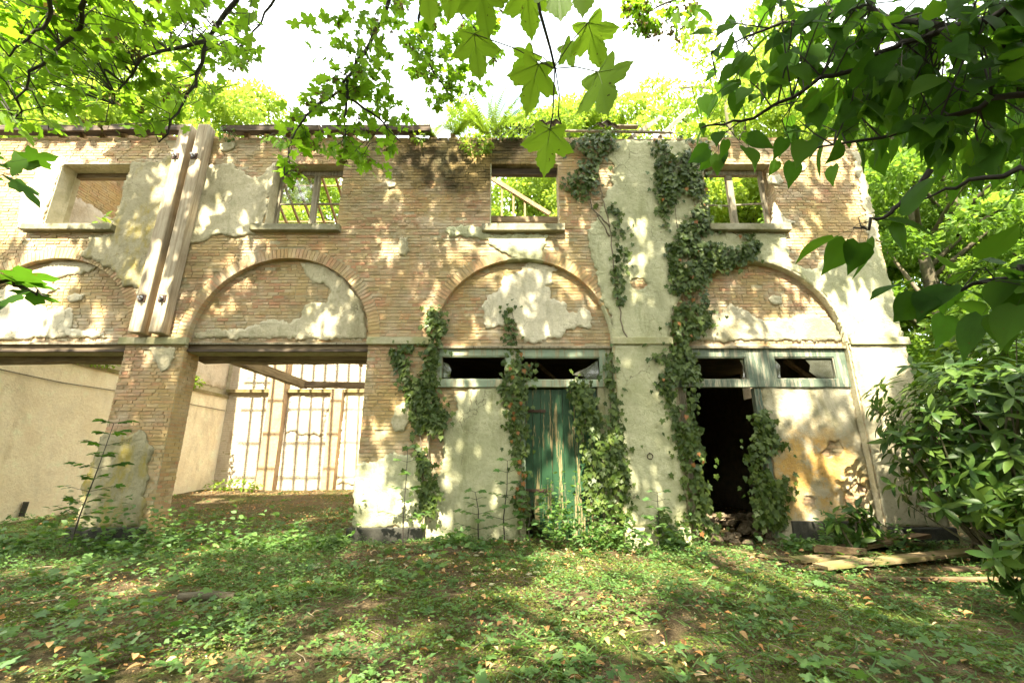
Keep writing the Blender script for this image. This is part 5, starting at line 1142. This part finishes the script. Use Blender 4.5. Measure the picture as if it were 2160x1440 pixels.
for (px, py, Y, h, lb) in ((850, 1150, -.35, 1.5, 'thin sapling at the foot of the pillar beside the green door bay'), (1065, 1140, -.2, 1.3, 'seedling with pale leaves before the plaster panel'), (1010, 1150, -.3, .8, 'short seedling at the foot of the plaster panel'), (1120, 1150, -.2, .75, 'young leafy stem at the green door foot'), (1390, 1160, -.5, .9, 'thin grey leaved seedling before the ring pillar')):
    q = wp(px, py, Y); sapling(lb, (q.x, Y, gz(q.x, Y)), h, 6, (.10, .16), MAPLE, 'maple', 'herb', 50, (random.uniform(-.1, .1), -.1), .38)
def cover(name, label, n, region, tpl, mat, size, hgt, per, keep, seed, updown=.9, cat='ground cover'):
    g_ = np.random.default_rng(seed); P = []; got = 0
    while got < n:
        x = g_.uniform(region[0], region[1], n * 2); y = g_.uniform(region[2], region[3], n * 2); ok = keep(x, y, g_); P.append(np.stack([x[ok], y[ok]], 1)); got += ok.sum()
    c = np.vstack(P)[:n]; z = ground_z(c[:, 0], c[:, 1]); cl_ = fbm(c[:, 0] * 1.3, c[:, 1] * 1.3, seed + 5, 2); hh = g_.uniform(hgt[0], hgt[1], n) * (.5 + 2.6 * np.clip(cl_ - .42, 0, 1) * 2)
    k = np.repeat(np.arange(n), per); a = np.tile(np.arange(per) * 2 * math.pi / per, n) + np.repeat(g_.uniform(0, 6.28, n), per) + g_.uniform(-.4, .4, n * per)
    d = np.stack([np.cos(a), np.sin(a), g_.uniform(-.1, .7, n * per)], 1); lev = np.tile(np.linspace(1, .45, per), n)
    S = g_.uniform(size[0], size[1], n * per); PP = np.stack([c[k, 0], c[k, 1], z[k] + hh[k] * lev], 1) + d * (S * .25)[:, None]
    Nn = g_.normal(size=(n * per, 3)) * .3; Nn[:, 2] += updown; V, F, rn = leaves(tpl, PP, d, Nn, S)
    o = link(name, npmesh(name, V, F, M[mat], rn, True), None); kind(o, 'stuff'); o['label'] = label; o['category'] = cat; return o
def inroom(x, y): return (y > -.05) & (y < .5) & ((np.abs(x + 6.7) < .65) | ((x > -2.9) & (x < 3.0)) | (x > 4.5))
def k_herb(x, y, g_):
    f = fbm(x * .75 + 3, y * .9 + 8, 41, 3) * .55 + fbm(x * 2.4, y * 2.4, 43, 2) * .45; dist = np.hypot(x, y + 8); left = np.clip((-x) / 9, 0, 1)
    dens = np.clip((f - .41) * 7, 0, 1) * np.clip(1.6 - .04 * dist, 0, 1) + .35 * left + .25 * ((y > -1.1) & (y < .1))
    inside = (y > .4); dens = np.where(inside, np.where(x < -1.8, np.clip(1.1 - y / 4.0, 0.06, 1) * .9, 0), dens)
    return (g_.random(len(x)) < dens) & ~inroom(x, y) & (x > -10.6) & (dist > 2.2) & (dist < 16.5)
cover('ground_cover', 'low green herbs covering the clearing before the ruin', 16500, (-10.6, 9.5, -6.2, 7.5), OV3, 'herb', (.02, .062), (.008, .13), 5, k_herb, 51)
cover('bramble_patch', 'knee high leafy brambles along the foot of the wall', 900, (-10.5, 6.2, -.75, -.1), OVATE, 'herb', (.07, .12), (.05, .42), 5, lambda x, y, g_: (g_.random(len(x)) < np.clip((fbm(x * 1.1, y * 1.1, 61, 2) - .35) * 4, 0, 1)) & ~((x > 2.9) & (x < 4.4)), 52, .6)
cover('maple_seedlings', 'lobed maple seedlings scattered over the ground', 900, (-10.4, 8.5, -5.6, 3.0), MAPLE, 'herb', (.05, .11), (.04, .16), 3, lambda x, y, g_: (g_.random(len(x)) < np.clip((fbm(x * .6, y * .6, 71, 2) - .4) * 5, 0, 1)) & ~inroom(x, y) & (np.hypot(x, y + 8) > 2.3) & ((y < -.1) | (x < -2.8)), 53)
cover('grass', 'thin grass blades between the herbs', 8000, (-9, 7, -6, -.2), BLADE, 'herb', (.06, .2), (0, .01), 2, lambda x, y, g_: (fbm(x * .9, y * .9, 81, 2) > .5) & (np.hypot(x, y + 8) > 2.1), 54, 0.2, 'grass')
cover('leaf_litter', 'curled brown and orange dead leaves lying on the herbs', 5000, (-10.6, 10, -6.4, 8.4), CURL, 'litter', (.035, .085), (.01, .05), 1, lambda x, y, g_: ~inroom(x, y) & (g_.random(len(x)) < .3 + .7 * (fbm(x * .7, y * .7, 91, 2) > .47)), 58, 1.1, 'dead leaves')
o = cover('leaf_litter', 'brown and orange dead leaves strewn over the ground', 34000, (-10.6, 10, -6.4, 8.4), DEAD, 'litter', (.012, .03), (.004, .02), 1, lambda x, y, g_: ~inroom(x, y) & (g_.random(len(x)) < .35 + .65 * (fbm(x * .7, y * .7, 91, 2) > .47)), 55, 1.4, 'dead leaves')
cover('debris_chips', 'small pale chips of plaster and wood on the ground', 3000, (-9, 9, -6, 0), DEAD, 'impost', (.008, .025), (.003, .012), 1, lambda x, y, g_: (g_.random(len(x)) < np.clip((fbm(x * .8, y * .8, 95, 2) - .42) * 5, 0, 1)) & (y < -.3), 56, 1.2, 'debris')

cover('moss', 'tiny moss tufts on the soil of the clearing', 26000, (-8, 7, -6.2, -1.0), RHOMB, 'mossm', (.012, .035), (.0, .014), 2, lambda x, y, g_: (fbm(x * 1.1 + 7, y * 1.1, 99, 3) > .47) & (np.hypot(x, y + 8) > 2.1) & (np.hypot(x, y + 8) < 7), 57, .5, 'moss')
tb = MB()
for k in range(420):
    x = random.uniform(-7, 7); y = random.uniform(-6, -.4); a = random.uniform(0, 3.14); L = random.uniform(.05, .28); z = gz(x, y) + .012
    tb.tube([(x, y, z), (x + L * .5 * math.cos(a) + random.uniform(-.02, .02), y + L * .5 * math.sin(a), z + .012), (x + L * math.cos(a), y + L * math.sin(a), z + .004)], [.003, .004, .002], 4)
o = tb.build('twig_litter', M['vine'], None); kind(o, 'stuff'); o['label'] = 'dry twigs scattered between the herbs'; o['category'] = 'twigs'
# ------------------------------------------------------------------ fallen timber and rubble
def plank(name, label, a, b, w, h, mat, j=.008, cat='plank'):
    za, zb = gz(a[0], a[1]), gz(b[0], b[1]); m_ = MB().bar((a[0], a[1], za + a[2]), (b[0], b[1], zb + b[2]), w, h, j); o = m_.build(name, M[mat], None); tag(o, label, cat, 'fallen timber at the doorway'); return o
M['plank'] = wood_mat('fallen_plank', (0.16, 0.115, 0.065), (0.28, 0.215, 0.12), 0, (.07, .05, .03), .9, (.16, .15, .05)); M['plank_dark'] = wood_mat('rotten_plank', (0.13, 0.085, 0.05), (0.24, 0.17, 0.10), 0)
p = lambda px, py, Y: (wp(px, py, Y).x, Y)
plank('fallen_plank', 'long mossy plank lying on the ground right of the doorway', (4.1, -1.55, .06), (6.9, -1.2, .16), .26, .045, 'plank')
plank('fallen_plank', 'dark rotten plank behind the mossy one at the wall foot', (4.9, -.62, .06), (6.6, -.35, .18), .26, .05, 'plank_dark')
plank('fallen_plank', 'short squared timber block on the debris before the doorway', (4.55, -.75, .13), (5.15, -1.0, .10), .13, .09, 'plank_dark')
plank('fallen_plank', 'pale broken board under the short timber block', (4.1, -1.0, .04), (4.95, -.95, .05), .28, .03, 'plank')
plank('fallen_plank', 'splintered orange slat lying in front of the mossy plank', (4.5, -1.9, .03), (6.0, -2.35, .03), .10, .035, 'plank_dark')
plank('fallen_plank', 'slat leading into the dark doorway', (3.4, -.55, .03), (4.2, -1.1, .03), .09, .03, 'plank')
plank('fallen_plank', 'thin slat at the right under the laurel', (5.6, -1.75, .05), (7.4, -1.6, .05), .14, .03, 'plank_dark')
lg = MB().tube([(-3.35, -3.05, gz(-3.35, -3.05) + .03), (-3.1, -3.0, gz(-3.1, -3) + .05), (-2.85, -2.95, gz(-2.85, -2.95) + .03)], [.045, .055, .04], 9).build('log', M['bark'], None, True); tag(lg, 'short dark log lying on the ground at the left', 'log')
def rock(r):
    m_ = MB(); vs = []
    for z, k in ((-.6, .7), (0, 1), (.6, .6)):
        for i in range(6): a = i * math.pi / 3 + z; vs.append((r * k * math.cos(a) * random.uniform(.8, 1.2), r * k * math.sin(a) * random.uniform(.8, 1.2), r * z * random.uniform(.7, 1)))
    fs = [tuple(range(5, -1, -1)), tuple(range(12, 18))] + [(q * 6 + i, q * 6 + (i + 1) % 6, q * 6 + 6 + (i + 1) % 6, q * 6 + 6 + i) for q in (0, 1) for i in range(6)]
    m_.add(vs, fs, 0); return m_.v, m_.f
rb = MB()
for k in range(260):
    x = random.uniform(2.9, 5.6); y = random.uniform(.3, 4.5); v, f = rock(random.uniform(.05, .15)); z = gz(x, y) + .03 + .25 * max(0, 1 - abs(y - 2.0) / 1.6)
    rb.add([(a + x, b + y, c + z) for a, b, c in v], f)
o = rb.build('rubble', M['rubble'], None); kind(o, 'stuff'); o['label'] = 'heap of broken brick inside the dark doorway'; o['category'] = 'rubble'
rb = MB()
for k in range(90):
    x = random.gauss(-2.0, .8) if k < 60 else random.gauss(-.2, .5); y = random.gauss(-1.5, .35) if k < 60 else random.gauss(-1.9, .3); v, f = rock(random.choice((.01, .015, .02, .045))); z = gz(x, y) + .012
    rb.add([(a + x, b + y, c * .5 + z) for a, b, c in v], f)
o = rb.build('plaster_rubble', M['impost'], None); kind(o, 'stuff'); o['label'] = 'small white plaster chips on the ground before the pillar'; o['category'] = 'rubble'
